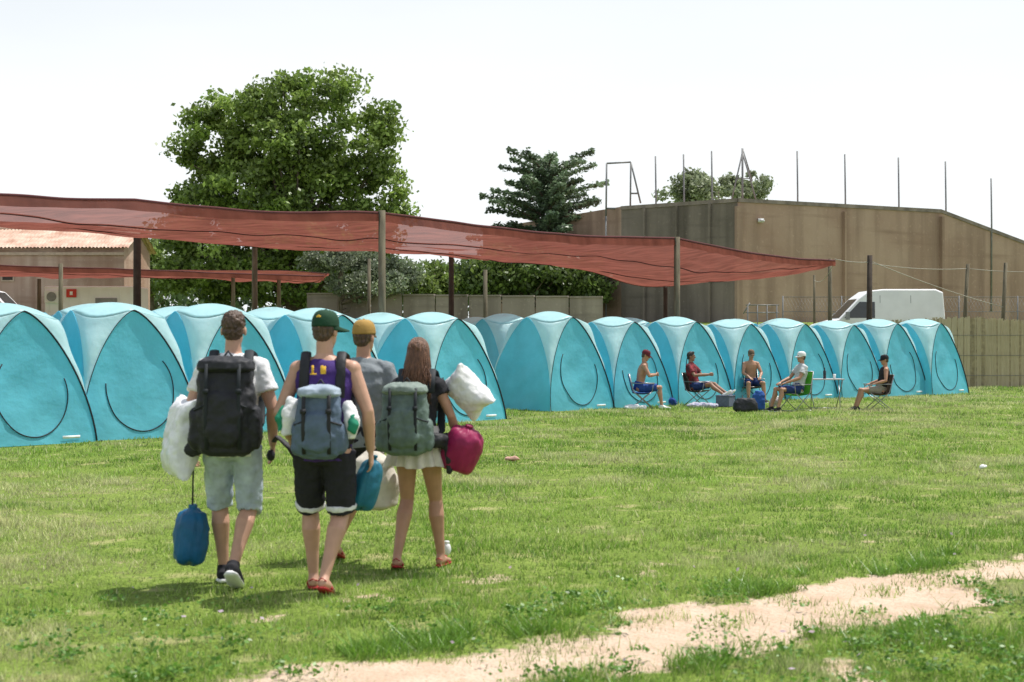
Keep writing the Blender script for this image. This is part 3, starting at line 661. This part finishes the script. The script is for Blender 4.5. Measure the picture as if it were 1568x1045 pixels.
    if hair:
        b=B()
        if hairk=='short':
            b.ell(c+hu*.038-hf*.016,(.080,.096,.094),HR); b.ell(c-hf*.045-hu*.015,(.070,.056,.066),HR); b.ell(c+hf*.04+hu*.10,(.052,.045,.032),HR)
            b.obj('hair',hair,e,voxel=.006,sm=2,disp=.022,dscale=.018)
        elif hairk=='under':
            b.ell(c+hu*.01-hf*.024,(.078,.080,.070),HR); b.ell(c-hf*.05-hu*.03,(.064,.045,.045),HR); b.obj('hair',hair,e,voxel=.006,sm=2,disp=.012,dscale=.02)
        elif hairk=='long':
            b.ell(c+hu*.032-hf*.015,(.082,.100,.098),HR); b.ell(c-hf*.045-hu*.05,(.086,.058,.10),HR)
            b.tube([c-hf*.05-hu*.05,c-hf*.08-hu*.17+hr*.01,c-hf*.10-hu*.27+hr*.03,c-hf*.12-hu*.36+hr*.02],[(.084,.052),(.090,.044),(.072,.034),(.03,.015)],n=16,lat=hr)
            b.obj('hair',hair,e,voxel=.008,sm=3,disp=.020,dscale=.03)
            b=B(); rr=random.Random(3)
            for i in range(420):
                a=rr.uniform(-2.0,2.0)+math.pi; x_=math.sin(a)*.084; y_=math.cos(a)*.098; q0=rr.uniform(.2,1)
                p0=c+hu*(.032+.10*math.sqrt(max(0,1-q0*q0)))+hr*x_*q0+hf*(y_*q0-.014)
                p=c+hr*x_*1.02+hf*(y_-.012)+hu*.01; q=c+hr*(x_*1.12+rr.uniform(-.012,.012))+hf*(y_*1.02-.02)-hu*.10; z=c+hr*(x_*.95+rr.uniform(-.05,.07))+hf*(-.11+rr.uniform(-.03,.015))-hu*rr.uniform(.24,.42)
                b.tube([p0,p,q,q.lerp(z,.5)+hr*rr.uniform(-.02,.02)-hf*.012,z],[.003,.0035,.004,.003,.0012],n=4)
            b.obj('hair_strands',hair,e)
    if cap:
        b=B(); RB=HR@Matrix.Rotation(brimdir,3,'Z')@Matrix.Rotation(-.12,3,'X'); cf=RB@Vector((0,1,0)); cr=RB@Vector((1,0,0)); rings=[]
        for i in range(9):
            a=i/8*math.pi/2; z=.100*math.sin(a)**.9; k_=math.cos(a)**.62
            rings.append([c+hu*(.035+z)+HR@Vector((.085*k_*math.cos(t),.105*k_*math.sin(t)-.006,0)) for t in[2*math.pi*q/24 for q in range(24)]])
        rings.insert(0,[p-hu*.012 for p in rings[0]])
        b.loft(rings,m=0); b.ell(c+hu*.137-HR@Vector((0,.006,0)),(.009,.009,.005),m=0)
        top_=[];bot=[];n_=12
        for q in range(n_+1):
            t=math.pi*q/n_; top_.append(c+hu*.034+cr*(.078*math.cos(t))+cf*(.094*math.sin(t))); bot.append(c+hu*(.030-.018*abs(math.cos(t)))+cr*(.078*math.cos(t))+cf*(.094*math.sin(t)+.068*math.sin(t)**.6)-hu*.004)
        rr_=[[p+hu*.003 for p in top_],[p+hu*.003 for p in bot],[p-hu*.003 for p in bot],[p-hu*.003 for p in top_]]
        b.loft(rr_,m=1 if len(cap)>1 else 0,cap=False,loop=False)
        if len(cap)>2: b.ell(c+hu*.080-hf*.098,(.020,.006,.016),HR,m=2)
        b.obj('cap',list(cap),e)
    if shirt:
        b=B(); t0=[(-.16,.176,.135),(-.05,.180,.138),(.25,.160*fs,.12),(.45,.168*fs,.125),(.68,.192*fs,.134),(.84,.190*fs,.122)]
        t0+= [(.95,.14*fs,.095),(1.03,.085,.08)] if sleeve>0 else [(.93,.135*fs,.10),(.975,.11,.09)]
        b.loft([ring(*p) for p in t0])
        if sleeve>0:
            for sd in'LR':
                sh,el=J['sh'+sd],J['el'+sd]; b.ell(sh,(.071,.071,.068)); b.tube([sh,sh.lerp(el,sleeve*.5),sh.lerp(el,sleeve)],[.068,.070,.074],n=16); b.tube([neck-up*.02,sh+up*.014],[.055,.057],n=10)
        b.obj('shirt',shirt,e,voxel=.009,sm=2,disp=.026,dscale=.075)
    if shorts:
        b=B(); b.loft([ring(*p) for p in[(-.20,.11,.10),(-.13,.165,.135),(-.02,.182,.140),(.10,.176,.134),(.20,.158,.118)]])
        ends=[]
        for sd in'LR':
            hp,kn,an=J['hp'+sd],J['kn'+sd],J['an'+sd]; pts=[hp,hp.lerp(kn,min(.45,slen*.5))]
            pts.append(hp.lerp(kn,min(slen,1.0))); rad=[.104*loose,.096*loose,.086*loose]
            if slen>1: pts.append(kn.lerp(an,slen-1)); rad.append(.082*loose)
            b.tube(pts,rad,n=18); ends.append((pts[-2],pts[-1],rad[-1]))
        b.obj('shorts',shorts,e,voxel=.009,sm=2,disp=.026,dscale=.07)
        if hem:
            b=B()
            for a_,z_,r_ in ends:
                d_=(z_-a_).normalized(); b.tube([z_-d_*.055,z_-d_*.02],[r_+.006,r_+.008],n=20)
            b.obj('hem_stripe',hem,e,voxel=.008,sm=1,disp=.018,dscale=.08)
    if shoe:
        b=B(); b2=B()
        for sd in'LR':
            an,fd,fu,fl=J['an'+sd],J['fd'+sd],J['fu'+sd],J['fl'+sd]
            if sole=='sandal':
                b2.tube([an-fd*.07-fu*.082,an-fd*.04-fu*.082,an+fd*.11-fu*.084,an+fd*.18-fu*.084,an+fd*.205-fu*.084],[(.02,.008),(.036,.010),(.05,.009),(.04,.008),(.015,.006)],n=12,lat=fl)
                b.tube([an+fd*.05-fu*.075+fl*.045,an+fd*.07-fu*.02+fl*.02,an+fd*.07-fu*.02-fl*.02,an+fd*.05-fu*.075-fl*.045],.010,n=8); b.tube([an-fd*.05-fu*.04+fl*.03,an-fd*.075-fu*.02,an-fd*.05-fu*.04-fl*.03],.007,n=6)
            else:
                b.tube([an+fu*.015,an-fd*.012-fu*.03],[.044,.046],n=12)
                b.tube([an-fd*.078-fu*.045,an-fd*.045-fu*.043,an+fd*.03-fu*.038,an+fd*.11-fu*.055,an+fd*.175-fu*.062,an+fd*.215-fu*.066],[(.024,.028),(.044,.044),(.048,.046),(.054,.030),(.046,.022),(.02,.013)],n=14,lat=fl)
                b2.tube([an-fd*.085-fu*.078,an-fd*.045-fu*.078,an+fd*.11-fu*.082,an+fd*.175-fu*.08,an+fd*.222-fu*.078],[(.026,.012),(.047,.014),(.056,.012),(.047,.011),(.018,.008)],n=12,lat=fl)
        b.obj('shoes',shoe,e,voxel=.007,sm=2); b2.obj('soles',white if sole!='sandal' else shoe,e)
    return e,J,Matrix.Translation(loc)@Matrix.Rotation(rot,4,'Z')@Matrix.Scale(sc,4)
def sling(b,rings,n=24,e_=3.2,m=0):
    R=[]
    for cx,cy,z,rx,ry in rings:
        R.append([Vector((cx+rx*math.copysign(abs(math.cos(t))**(2/e_),math.cos(t)),cy+ry*math.copysign(abs(math.sin(t))**(2/e_),math.sin(t)),z)) for t in[2*math.pi*k/n for k in range(n)]])
    b.loft(R,m)
def backpack(name,mw,zb,zt,w,d,mat,lid,strap,yb=-.13,pocket=True,cx=0,mesh=None):
    e=empty(name); e.matrix_world=mw; h=zt-zb; b=B(); y=yb-d/2
    sling(b,[(cx,y,zb,w*.30,d*.30),(cx,y,zb+.03,w*.45,d*.44),(cx,y-.01,zb+h*.3,w*.5,d*.52),(cx,y,zb+h*.62,w*.49,d*.50),(cx,y+.01,zb+h*.84,w*.44,d*.43),(cx,y+.01,zb+h*.92,w*.34,d*.34)])
    if pocket:
        for s in(-1,1): b.ell((cx+s*w*.49,y,zb+h*.28),(w*.12,d*.36,h*.22),e=.7)
        b.ell((cx,y-d*.46,zb+h*.38),(w*.34,d*.2,h*.27),e=.6)
    b.obj('pack_body',mat,e,voxel=.009,sm=3,disp=.04,dscale=.10)
    b=B(); sling(b,[(cx,y,zb+h*.84,w*.40,d*.44),(cx,y-.01,zb+h*.88,w*.48,d*.54),(cx,y-.005,zb+h*.96,w*.45,d*.50),(cx,y+.01,zt,w*.26,d*.3)]); b.obj('pack_lid',lid,e,voxel=.009,sm=3,disp=.035,dscale=.1)
    b=B()
    for s in(-1,1):
        x=cx+s*w*.27
        b.tube([(x,y-d*.50,zb+h*.93),(x,y-d*.61,zb+h*.7),(x*1.02,y-d*.63,zb+h*.4),(x,y-d*.5,zb+h*.08)],[(.012,.004)]*4,n=8,lat=(1,0,0))
        b.box((x,y-d*.66,zb+h*.66),(.035,.018,.03))
        xs_=s*.115
        b.tube([(xs_,yb+.0,zt-.08),(xs_,-.08,1.46),(xs_,-.02,1.535),(xs_*1.08,.05,1.515),(xs_*1.25,.14,1.38),(xs_*1.45,.13,1.20),(xs_*1.55,.02,1.06),(s*w*.42,yb-.02,zb+.10)],[(.032,.010)]*7+[(.015,.005)],n=10,lat=(1,0,0))
        b.tube([(s*w*.4,yb,zb+.10),(s*.185,-.03,zb+.12),(s*.12,.13,zb+.13),(0,.15,zb+.13)],[(.010,.04)]*4,n=10)
        b.tube([(cx+s*w*.52,y+.03,zb+h*.5),(cx+s*w*.5,y-d*.3,zb+h*.47),(cx+s*w*.3,y-d*.58,zb+h*.52)],.006,n=6)
    b.tube([(cx-.04,y+d*.35,zt-.02),(cx,y+d*.35,zt+.035),(cx+.04,y+d*.35,zt-.02)],.008,n=6)
    b.obj('straps',strap,e)
    return e
def sack(name,mw,c,r,h,mat,axis=(0,0,1),strap=None,cord=None):
    e=empty(name); e.matrix_world=mw; ax=Vector(axis).normalized(); R=Vector((0,0,1)).rotation_difference(ax).to_matrix(); c=Vector(c); b=B()
    prof=[(-.50,.05),(-.495,.35),(-.47,.68),(-.41,.90),(-.25,.99),(-.05,1.02),(.15,1.0),(.30,.93),(.40,.76),(.455,.50),(.48,.28),(.50,.16),(.53,.20),(.56,.26)]
    rings=[]
    for z,k in prof:
        pl=.10*max(0,(z-.25)/.3)
        rings.append([c+R@Vector((r*k*(1+pl*math.cos(9*t))*math.cos(t),r*k*(1+pl*math.cos(9*t))*math.sin(t),h*z+.012*math.sin(3*t)*(z<.3))) for t in[2*math.pi*q/54 for q in range(54)]])
    b.loft(rings); b.obj('sack_body',mat,e,sub=1,disp=.028,dscale=.055)
    b=B()
    if cord: b.tube([c+ax*h*.5]+[Vector(p) for p in cord],.006,n=6)
    b.tube([c+ax*h*.49,c+ax*h*.51],r*.2,n=10); b.obj('sack_cord',strap or blk,e)
    return e
def pillow(name,mw,c,r,R,mat,disp=.05):
    b=B(); c=Vector(c); R=R or Matrix.Identity(3); rings=[]; n=18
    for i in range(n+1):
        v=-1+2*i/n
        def pt(u,s):
            th=max(.03,((1-u**4)*(1-v**4)))**.45
            return c+R@Vector((s*r[0]*th,u*r[1]*(1-.13*(1-v*v)),v*r[2]*(1-.10*(1-u*u))))
        us=[-1+2*k/14 for k in range(15)]
        rings.append([pt(u,1) for u in us]+[pt(u,-1) for u in us[::-1]])
    b.loft(rings); return b.obj(name,mat,mw=mw,voxel=.009,sm=4,disp=disp,dscale=.10)
wfab=fab('white_cotton',(.74,.74,.75)); denim=fab('light_denim',(.44,.51,.58),var=.22); bfab=fab('black_nylon',(.022,.023,.027),rough=.6); blue_s=fab('blue_nylon',(.012,.11,.24),rough=.45)
purple=fab('purple_jersey',(.055,.025,.16)); blackc=fab('black_cloth',(.02,.02,.025)); grayc=fab('grey_cotton',(.20,.225,.24)); slate=fab('slate_nylon',(.09,.13,.19),rough=.6); pale=fab('pale_slate',(.32,.39,.47),rough=.6)
sage=fab('sage_nylon',(.12,.17,.15),rough=.65); sage2=fab('sage_light',(.19,.24,.21),rough=.65); cream=fab('cream_canvas',(.60,.56,.48)); mag=fab('magenta_nylon',(.27,.012,.075),rough=.5); teal=fab('teal_nylon',(.012,.13,.20),rough=.5)
greencap=fab('green_cap',(.012,.05,.025)); mustard=fab('mustard_cap',(.36,.22,.06)); tanc=fab('tan_cap',(.20,.13,.07)); yellow=fab('yellow_print',(.75,.45,.05)); navy=fab('navy_cloth',(.02,.04,.14)); greenp=fab('green_towel',(.02,.22,.13)); redc=fab('red_cloth',(.35,.03,.03)); khaki=fab('khaki_cloth',(.30,.27,.22)); royal=fab('royal_cloth',(.02,.06,.25)); plast=fab('plastic_bag',(.74,.75,.77),rough=.3)
# man 1
wk=dict(pel=(0,0,.93),neck=(0,.03,1.50),
 elL=(-.27,-.04,1.16),wrL=(-.27,.06,.90),elR=(.265,-.02,1.16),wrR=(.25,.10,.91),
 knL=(-.112,.17,.50),anL=(-.085,.16,.085),ftL=(-.05,1,.0), knR=(.105,.05,.49),anR=(.035,-.18,.15),ftR=(.05,.85,-.50),hpitch=-.06)
x,y=G(356,893)
e1,J1,m1=human('man_in_white_shirt',(x,y,0),.03,1.80,wk,skinA,hair=hbrown,shirt=wfab,sleeve=.62,shorts=denim,slen=1.04,shoe=blackc)
backpack('hiking_backpack',m1,.86,1.50,.38,.24,bfab,bfab,blk)
sack('blue_stuff_sack',m1,(-.28,.05,.31),.115,.37,blue_s,axis=(.05,0,1),cord=[(-.275,.08,.66),(-.272,.09,.80)])
pillow('white_pillow',m1,(-.32,-.02,.97),(.10,.19,.27),Matrix.Rotation(.18,3,'Y')@Matrix.Rotation(.5,3,'Z'),plast,.035)
b=B(); b.tube([(-.28,-.06,.93),(-.24,-.14,.90),(-.15,-.2,.93)],[.05,.06,.045],n=12); b.tube([(-.30,-.05,.92),(-.29,-.08,.80),(-.27,-.06,.72)],[.03,.028,.02],n=10); b.obj('camera_strap_bundle',bfab,mw=m1,voxel=.009,sm=3,disp=.02,dscale=.05)
b=B(); b.tube([(.25,.10,.92),(.30,-.02,.97),(.38,-.03,.90),(.43,-.02,.80),(.44,-.02,.72)],[(.02,.01),(.03,.012),(.03,.012),(.022,.01),(.012,.006)],n=8); b.ell((.24,.08,.84),(.03,.04,.04)); b.obj('camera_strap',bfab,mw=m1,voxel=.008,sm=2)
# man 2
wk2=dict(pel=(0,0,.93),neck=(0,.03,1.50),yaw=-.05,
 elL=(-.285,-.03,1.15),wrL=(-.25,.15,.98),elR=(.28,-.02,1.16),wrR=(.29,.05,.90),
 knL=(-.12,.18,.50),anL=(-.10,.18,.085),ftL=(-.1,1,0), knR=(.10,.06,.49),anR=(.02,-.14,.12),ftR=(.08,.95,-.33),hyaw=-.35,hpitch=-.05)
x,y=G(497,905)
e2,J2,m2=human('man_in_purple_jersey',(x,y,0),-.02,1.79,wk2,skinA,hair=hbrown,hairk='under',cap=(greencap,greencap,yellow),brimdir=-.75,shirt=purple,sleeve=0,shorts=blackc,slen=.96,hem=wfab,shoe=redc,sole='sandal',loose=1.08)
backpack('hiking_backpack',m2,.87,1.33,.29,.20,slate,pale,bfab)
b=B()
for q in range(2): b.tube([(-.055+q*.06,-.137,1.40),(-.055+q*.06,-.137,1.455)],[(.008,.004)]*2,n=6,lat=(1,0,0))
b.tube([(-.07,-.14,1.40),(-.03,-.14,1.40)],[(.006,.006)]*2,n=6); b.box((.012,-.137,1.425),(.035,.006,.05)); b.obj('jersey_number',yellow,mw=m2)
b=B(); b.tube([(-.17,-.16,1.25),(-.19,-.20,1.14),(-.20,-.19,1.02)],[.04,.06,.05],n=14); b.obj('hanging_towel',wfab,mw=m2,voxel=.01,sm=2,disp=.03,dscale=.06)
b=B(); b.tube([(-.225,-.17,1.20),(-.25,-.2,1.12),(-.24,-.2,1.05)],[.02,.035,.025],n=12); b.tube([(.20,-.22,1.14),(.22,-.245,1.08),(.20,-.25,1.04)],[.03,.035,.03],n=12); b.obj('green_trainers',greenp,mw=m2,voxel=.01,sm=2,disp=.02,dscale=.05)
b=B(); b.tube([(.17,-.16,1.22),(.20,-.20,1.12),(.19,-.19,1.00)],[.035,.055,.04],n=14); b.obj('white_trainers',wfab,mw=m2,voxel=.01,sm=2,disp=.03,dscale=.06)
sack('teal_stuff_sack',m2,(.26,.13,.68),.085,.34,teal,axis=(.25,.1,1),cord=[(.29,.08,.85)])
# man 3
wk3=dict(pel=(0,0,.93),neck=(0,.03,1.50),elL=(-.27,-.04,1.16),wrL=(-.27,.06,.90),elR=(.285,-.0,1.16),wrR=(.27,.10,.91),
 knL=(-.19,.14,.50),anL=(-.25,.05,.085),knR=(-.05,.08,.50),anR=(-.19,-.10,.12),ftR=(.05,.95,-.3),hyaw=-.35)
x,y=G(556,853)
e3,J3,m3_=human('man_in_grey_shirt',(x,y,0),-.08,1.75,wk3,skinB,hair=hbrown,hairk='under',cap=(mustard,tanc,mustard),brimdir=.2,shirt=grayc,sleeve=.75,shorts=blackc,slen=.8,shoe=redc,sole='sandal')
b=B(); sling(b,[(.13,-.24,.40,.11,.09),(.13,-.24,.43,.17,.13),(.13,-.24,.60,.185,.14),(.12,-.24,.76,.14,.09),(.12,-.2,.83,.05,.04)],e_=2.4); b.obj('cream_tote_bag',cream,mw=m3_,voxel=.012,sm=4,disp=.04,dscale=.16)
b=B(); b.tube([(.05,-.22,.80),(.16,-.1,.88),(.25,.06,.88)],.010,n=6); b.tube([(.18,-.22,.80),(.22,-.1,.88),(.27,.06,.86)],.010,n=6); b.obj('tote_handles',cream,mw=m3_)
# woman
ww=dict(pel=(0,0,.94),neck=(0,.02,1.48),yaw=-.12,elL=(-.25,-.0,1.17),wrL=(-.16,.20,1.08),elR=(.26,-.02,1.18),wrR=(.30,.12,.98),
 knL=(-.10,.10,.51),anL=(-.15,-.08,.10),ftL=(-.05,.98,-.18),knR=(.12,.14,.51),anR=(.16,.14,.085),ftR=(.15,1,0),hyaw=-.15,hpitch=-.08)
x,y=G(640,868)
e4,J4,m4=human('woman_with_long_hair',(x,y,0),-.08,1.64,ww,skinB,hair=hlong,hairk='long',shirt=blackc,sleeve=.30,shoe=redc,sole='sandal',female=True)
b=B(); rings=[]; nq=96
for z,r,ru in((1.10,.155,.0),(1.04,.172,.003),(.96,.195,.008),(.88,.225,.018),(.82,.245,.024),(.79,.252,.028)):
    rings.append([Vector(((r+ru*math.sin(t*17))*math.cos(t),(r*.80+ru*math.sin(t*17+.4))*math.sin(t),z+(.010*math.sin(t*5) if z<.85 else 0))) for t in[2*math.pi*k/nq for k in range(nq)]])
b.loft(rings,cap=False)
b.obj('cream_skirt',fab('cream_skirt',(.68,.63,.56),bump=.2),e4)
backpack('hiking_backpack',m4,.89,1.44,.36,.24,sage,sage2,blk,cx=-.06)
pillow('white_pillow',m4,(.38,.06,1.36),(.10,.15,.20),Matrix.Rotation(-.75,3,'Y')@Matrix.Rotation(.9,3,'Z'),wfab,.03)
sack('magenta_stuff_sack',m4,(.35,-.06,.93),.15,.36,mag,axis=(.35,-.25,1),cord=[(.32,.10,1.03)])
b=B(); b.tube([(.02,-.24,1.02),(.16,-.20,1.0),(.24,-.10,.99),(.27,0,.98)],[.05,.06,.06,.05],n=12); b.tube([(.25,-.12,.98),(.27,-.14,.86),(.26,-.14,.74)],[.05,.04,.015],n=10); b.obj('tied_black_jacket',bfab,mw=m4,voxel=.01,sm=3,disp=.03,dscale=.07)
x,y=G(684,852); b=B(); b.ell((x,y,.06),(.032,.032,.05),nu=20,nv=12); b.tube([(x,y,.10),(x,y,.12)],.02); b.obj('white_water_flask',wfab)
# ------------------------------------------------------------ seated group
def chair(name,loc,rot,fabm,frame,high=.82,style=0):
    e=empty(name,loc,rot); b=B(); w_=.27
    for s in(-1,1):
        x=s*w_
        b.tube([(x,.26,0.01),(x,-.20,.42),(x,-.30,high)],.011,n=8); b.tube([(x*1.02,-.26,.01),(x*1.02,.22,.40)],.011,n=8); b.tube([(x,.24,.40),(x,.27,.60)],.010,n=8)
        b.tube([(x,-.25,.61),(x,.30,.60)],[(.022,.010)]*2,n=8,lat=(1,0,0))
    for y,z in((.26,.012),(-.26,.012),(.22,.40),(-.30,high)): b.tube([(-w_,y,z),(w_,y,z)],.010,n=8)
    b.obj('frame',frame,e)
    b=B(); rows=[]
    for i in range(7):
        t=i/6; rows.append([(x*w_*.98,.22-.44*t,.41-.03*math.sin(math.pi*t)-.03*(1-x*x)) for x in(-1,-.5,0,.5,1)])
    for i in range(1,8):
        t=i/7; rows.append([(x*w_*.98,-.21-.09*t-.03*(1-x*x),.42+(high-.42)*t) for x in(-1,-.5,0,.5,1)])
    bot=[[(a,b_-.006,c-.012) for a,b_,c in r] for r in rows]
    b.loft(rows,cap=False,loop=False); b.loft(bot,cap=False,loop=False); b.obj('fabric',fabm,e); return e
def sit(lean=-.12,kn=(.42,.50),an=(.46,.085),sp=.13,arms='knees',hy=0,hp=0,ft=(0,1,0)):
    d=dict(pel=(0,-.05,.52),neck=(0,-.05+lean,1.07),knL=(-sp,kn[0],kn[1]),knR=(sp,kn[0],kn[1]),anL=(-sp*1.1,an[0],an[1]),anR=(sp*1.1,an[0],an[1]),ftL=ft,ftR=ft,hyaw=hy,hpitch=hp)
    if arms=='knees': d.update(elL=(-.25,.08+lean*.5,.76),wrL=(-.15,.30,.66),elR=(.25,.08+lean*.5,.76),wrR=(.15,.30,.66),pnL=(0,0,-1),pnR=(0,0,-1))
    if arms=='front': d.update(elL=(-.24,.10+lean*.6,.78),wrL=(-.07,.32,.80),elR=(.24,.10+lean*.6,.78),wrR=(.07,.32,.80),pnL=(1,0,0),pnR=(-1,0,0),curl=.8)
    if arms=='rests': d.update(elL=(-.29,-.12,.74),wrL=(-.27,.14,.66),elR=(.29,-.12,.74),wrR=(.27,.14,.66),pnL=(0,0,-1),pnR=(0,0,-1))
    return d
frm=M('chair_frame',(.30,.30,.31),rough=.35,metal=.7); lime=fab('green_fabric',(.12,.50,.05)); bluef=fab('blue_fabric',(.03,.10,.35)); dk=fab('dark_fabric',(.04,.035,.03)); brn=fab('brown_fabric',(.16,.11,.07))
def P2(px,py): x,y=G(px,py); return (x,y,0)
r90=-math.pi/2
c_=P2(983,625); chair('folding_chair',c_,r90-.1,bluef,frm); human('seated_man',c_,r90-.1,1.82,sit(.12,arms='front',hp=-.35),skinB,hair=hbrown,hairk='under',cap=(fab('maroon',(.13,.02,.03)),),shorts=royal,slen=.85,shoe=wfab)
c_=P2(1068,621); chair('folding_chair',c_,r90-.5,dk,frm); human('seated_man',c_,r90-.5,1.76,sit(-.14,kn=(.40,.56),an=(.74,.32),arms='front',hy=.3,ft=(0,.7,.7)),skinC,hair=hblack,hairk='short',shirt=fab('red_black_print',(.30,.03,.04),c2=(.02,.02,.025),scale=9),sleeve=.7,shorts=navy,slen=.7,shoe=wfab)
b=B(); xx0=Matrix.Translation(c_)@Matrix.Rotation(r90-.5,4,'Z'); b.box((0,.72,.14),(.42,.34,.26)); b.box((0,.72,.275),(.44,.36,.03)); b.obj('cool_box',[fab('coolbox',(.12,.14,.2))],mw=xx0,smooth=False,bevel=.02)
c_=P2(1150,614); chair('folding_chair',c_,math.pi+.15,dk,frm); human('seated_man',c_,math.pi+.15,1.80,sit(.05,arms='knees',sp=.2,hp=-.1),skinB,hair=hbrown,hairk='under',cap=(brn,),shades=True,shorts=navy,slen=.8,shoe=blackc)
c_=P2(1218,628); chair('folding_chair',c_,-r90+.55,lime,frm,high=.90); human('seated_man',c_,-r90+.25,1.78,sit(-.12,kn=(.42,.50),an=(.52,.085),arms='knees',sp=.17,hy=-.1),skinB,hair=hbrown,hairk='under',cap=(wfab,),shirt=fab('pale_shirt',(.50,.52,.53)),sleeve=.55,shorts=navy,slen=.8,shoe=blackc)
c_=P2(1345,627); chair('folding_chair',c_,-r90-.05,brn,frm); human('seated_man',c_,-r90-.05,1.68,sit(-.12,kn=(.42,.50),an=(.55,.085),arms='rests',sp=.12,hp=-.1),skinB,hair=hbrown,hairk='under',cap=(blackc,),shirt=blackc,sleeve=0,shorts=khaki,slen=.65,shoe=blackc)
tx,ty,_=P2(1264,625); b=B(); e=empty('camping_table',(tx,ty,0))
b.box((0,0,.70),(.80,.5,.025)); b.obj('table_top',M('table_top',(.45,.45,.45),rough=.4),e,smooth=False,bevel=.006)
b=B()
for s in(-1,1):
    b.tube([(s*.36,-.22,.69),(s*.30,.22,.0)],.011); b.tube([(s*.36,.22,.69),(s*.30,-.22,.0)],.011)
b.tube([(-.33,-.22,.02),(.33,-.22,.02)],.009); b.tube([(-.33,.22,.02),(.33,.22,.02)],.009); b.obj('table_legs',frm,e)
b=B(); b.tube([(0,0,0),(0,0,.17),(0,0,.20),(0,0,.26)],[.035,.036,.016,.015],n=14); b.obj('drink_bottle',M('bottle',(.03,.03,.04),rough=.2),mw=Matrix.Translation((tx-.02,ty,.713)))
b=B(); b.tube([(0,0,0),(0,0,.11)],[.03,.035],n=14); b.obj('paper_cup',white,mw=Matrix.Translation((tx+.2,ty-.05,.713)))
def T(px,py): x,y=G(px,py); return Matrix.Translation((x,y,0))
b=B(); sling(b,[(0,0,.0,.24,.14),(0,0,.05,.28,.17),(0,0,.2,.27,.16),(0,0,.30,.2,.1)]); b.tube([(-.12,0,.28),(0,0,.42),(.12,0,.28)],.014,n=6); b.obj('black_duffel_bag',bfab,mw=T(1142,629),voxel=.015,sm=3,disp=.06,dscale=.15)
b=B(); sling(b,[(0,0,.0,.12,.09),(0,0,.05,.15,.11),(0,0,.35,.14,.1),(0,0,.45,.08,.06)]); b.obj('blue_daypack',bluef,mw=T(1162,627),voxel=.015,sm=3,disp=.06,dscale=.12)
for nm,px,py,mt,r in(('white_towel',972,626,wfab,(.26,.14,.06)),('crumpled_cloth',1075,624,fab('printed_cloth',(.6,.58,.6),c2=(.15,.15,.3),scale=12),(.38,.2,.07)),('blue_towel',1028,620,royal,(.14,.12,.10)),('carrier_bag',1186,622,fab('carrier',(.35,.3,.3)),(.12,.1,.13))):
    b=B(); b.ell((0,0,r[2]*.8),r,e=.8,nu=20,nv=12); b.obj(nm,mt,mw=T(px,py),voxel=.012,sm=2,disp=.09,dscale=.1)
x,y=G(784,707); b=B(); b.ell((x,y,.05),(.10,.06,.03)); b.obj('litter_scrap',fab('litter',(.55,.33,.26)),disp=.05,dscale=.06,sub=1)
x,y=G(1505,720); b=B(); b.ell((x,y,.05),(.05,.04,.03)); b.obj('litter_scrap',white,disp=.03,dscale=.05,sub=1)
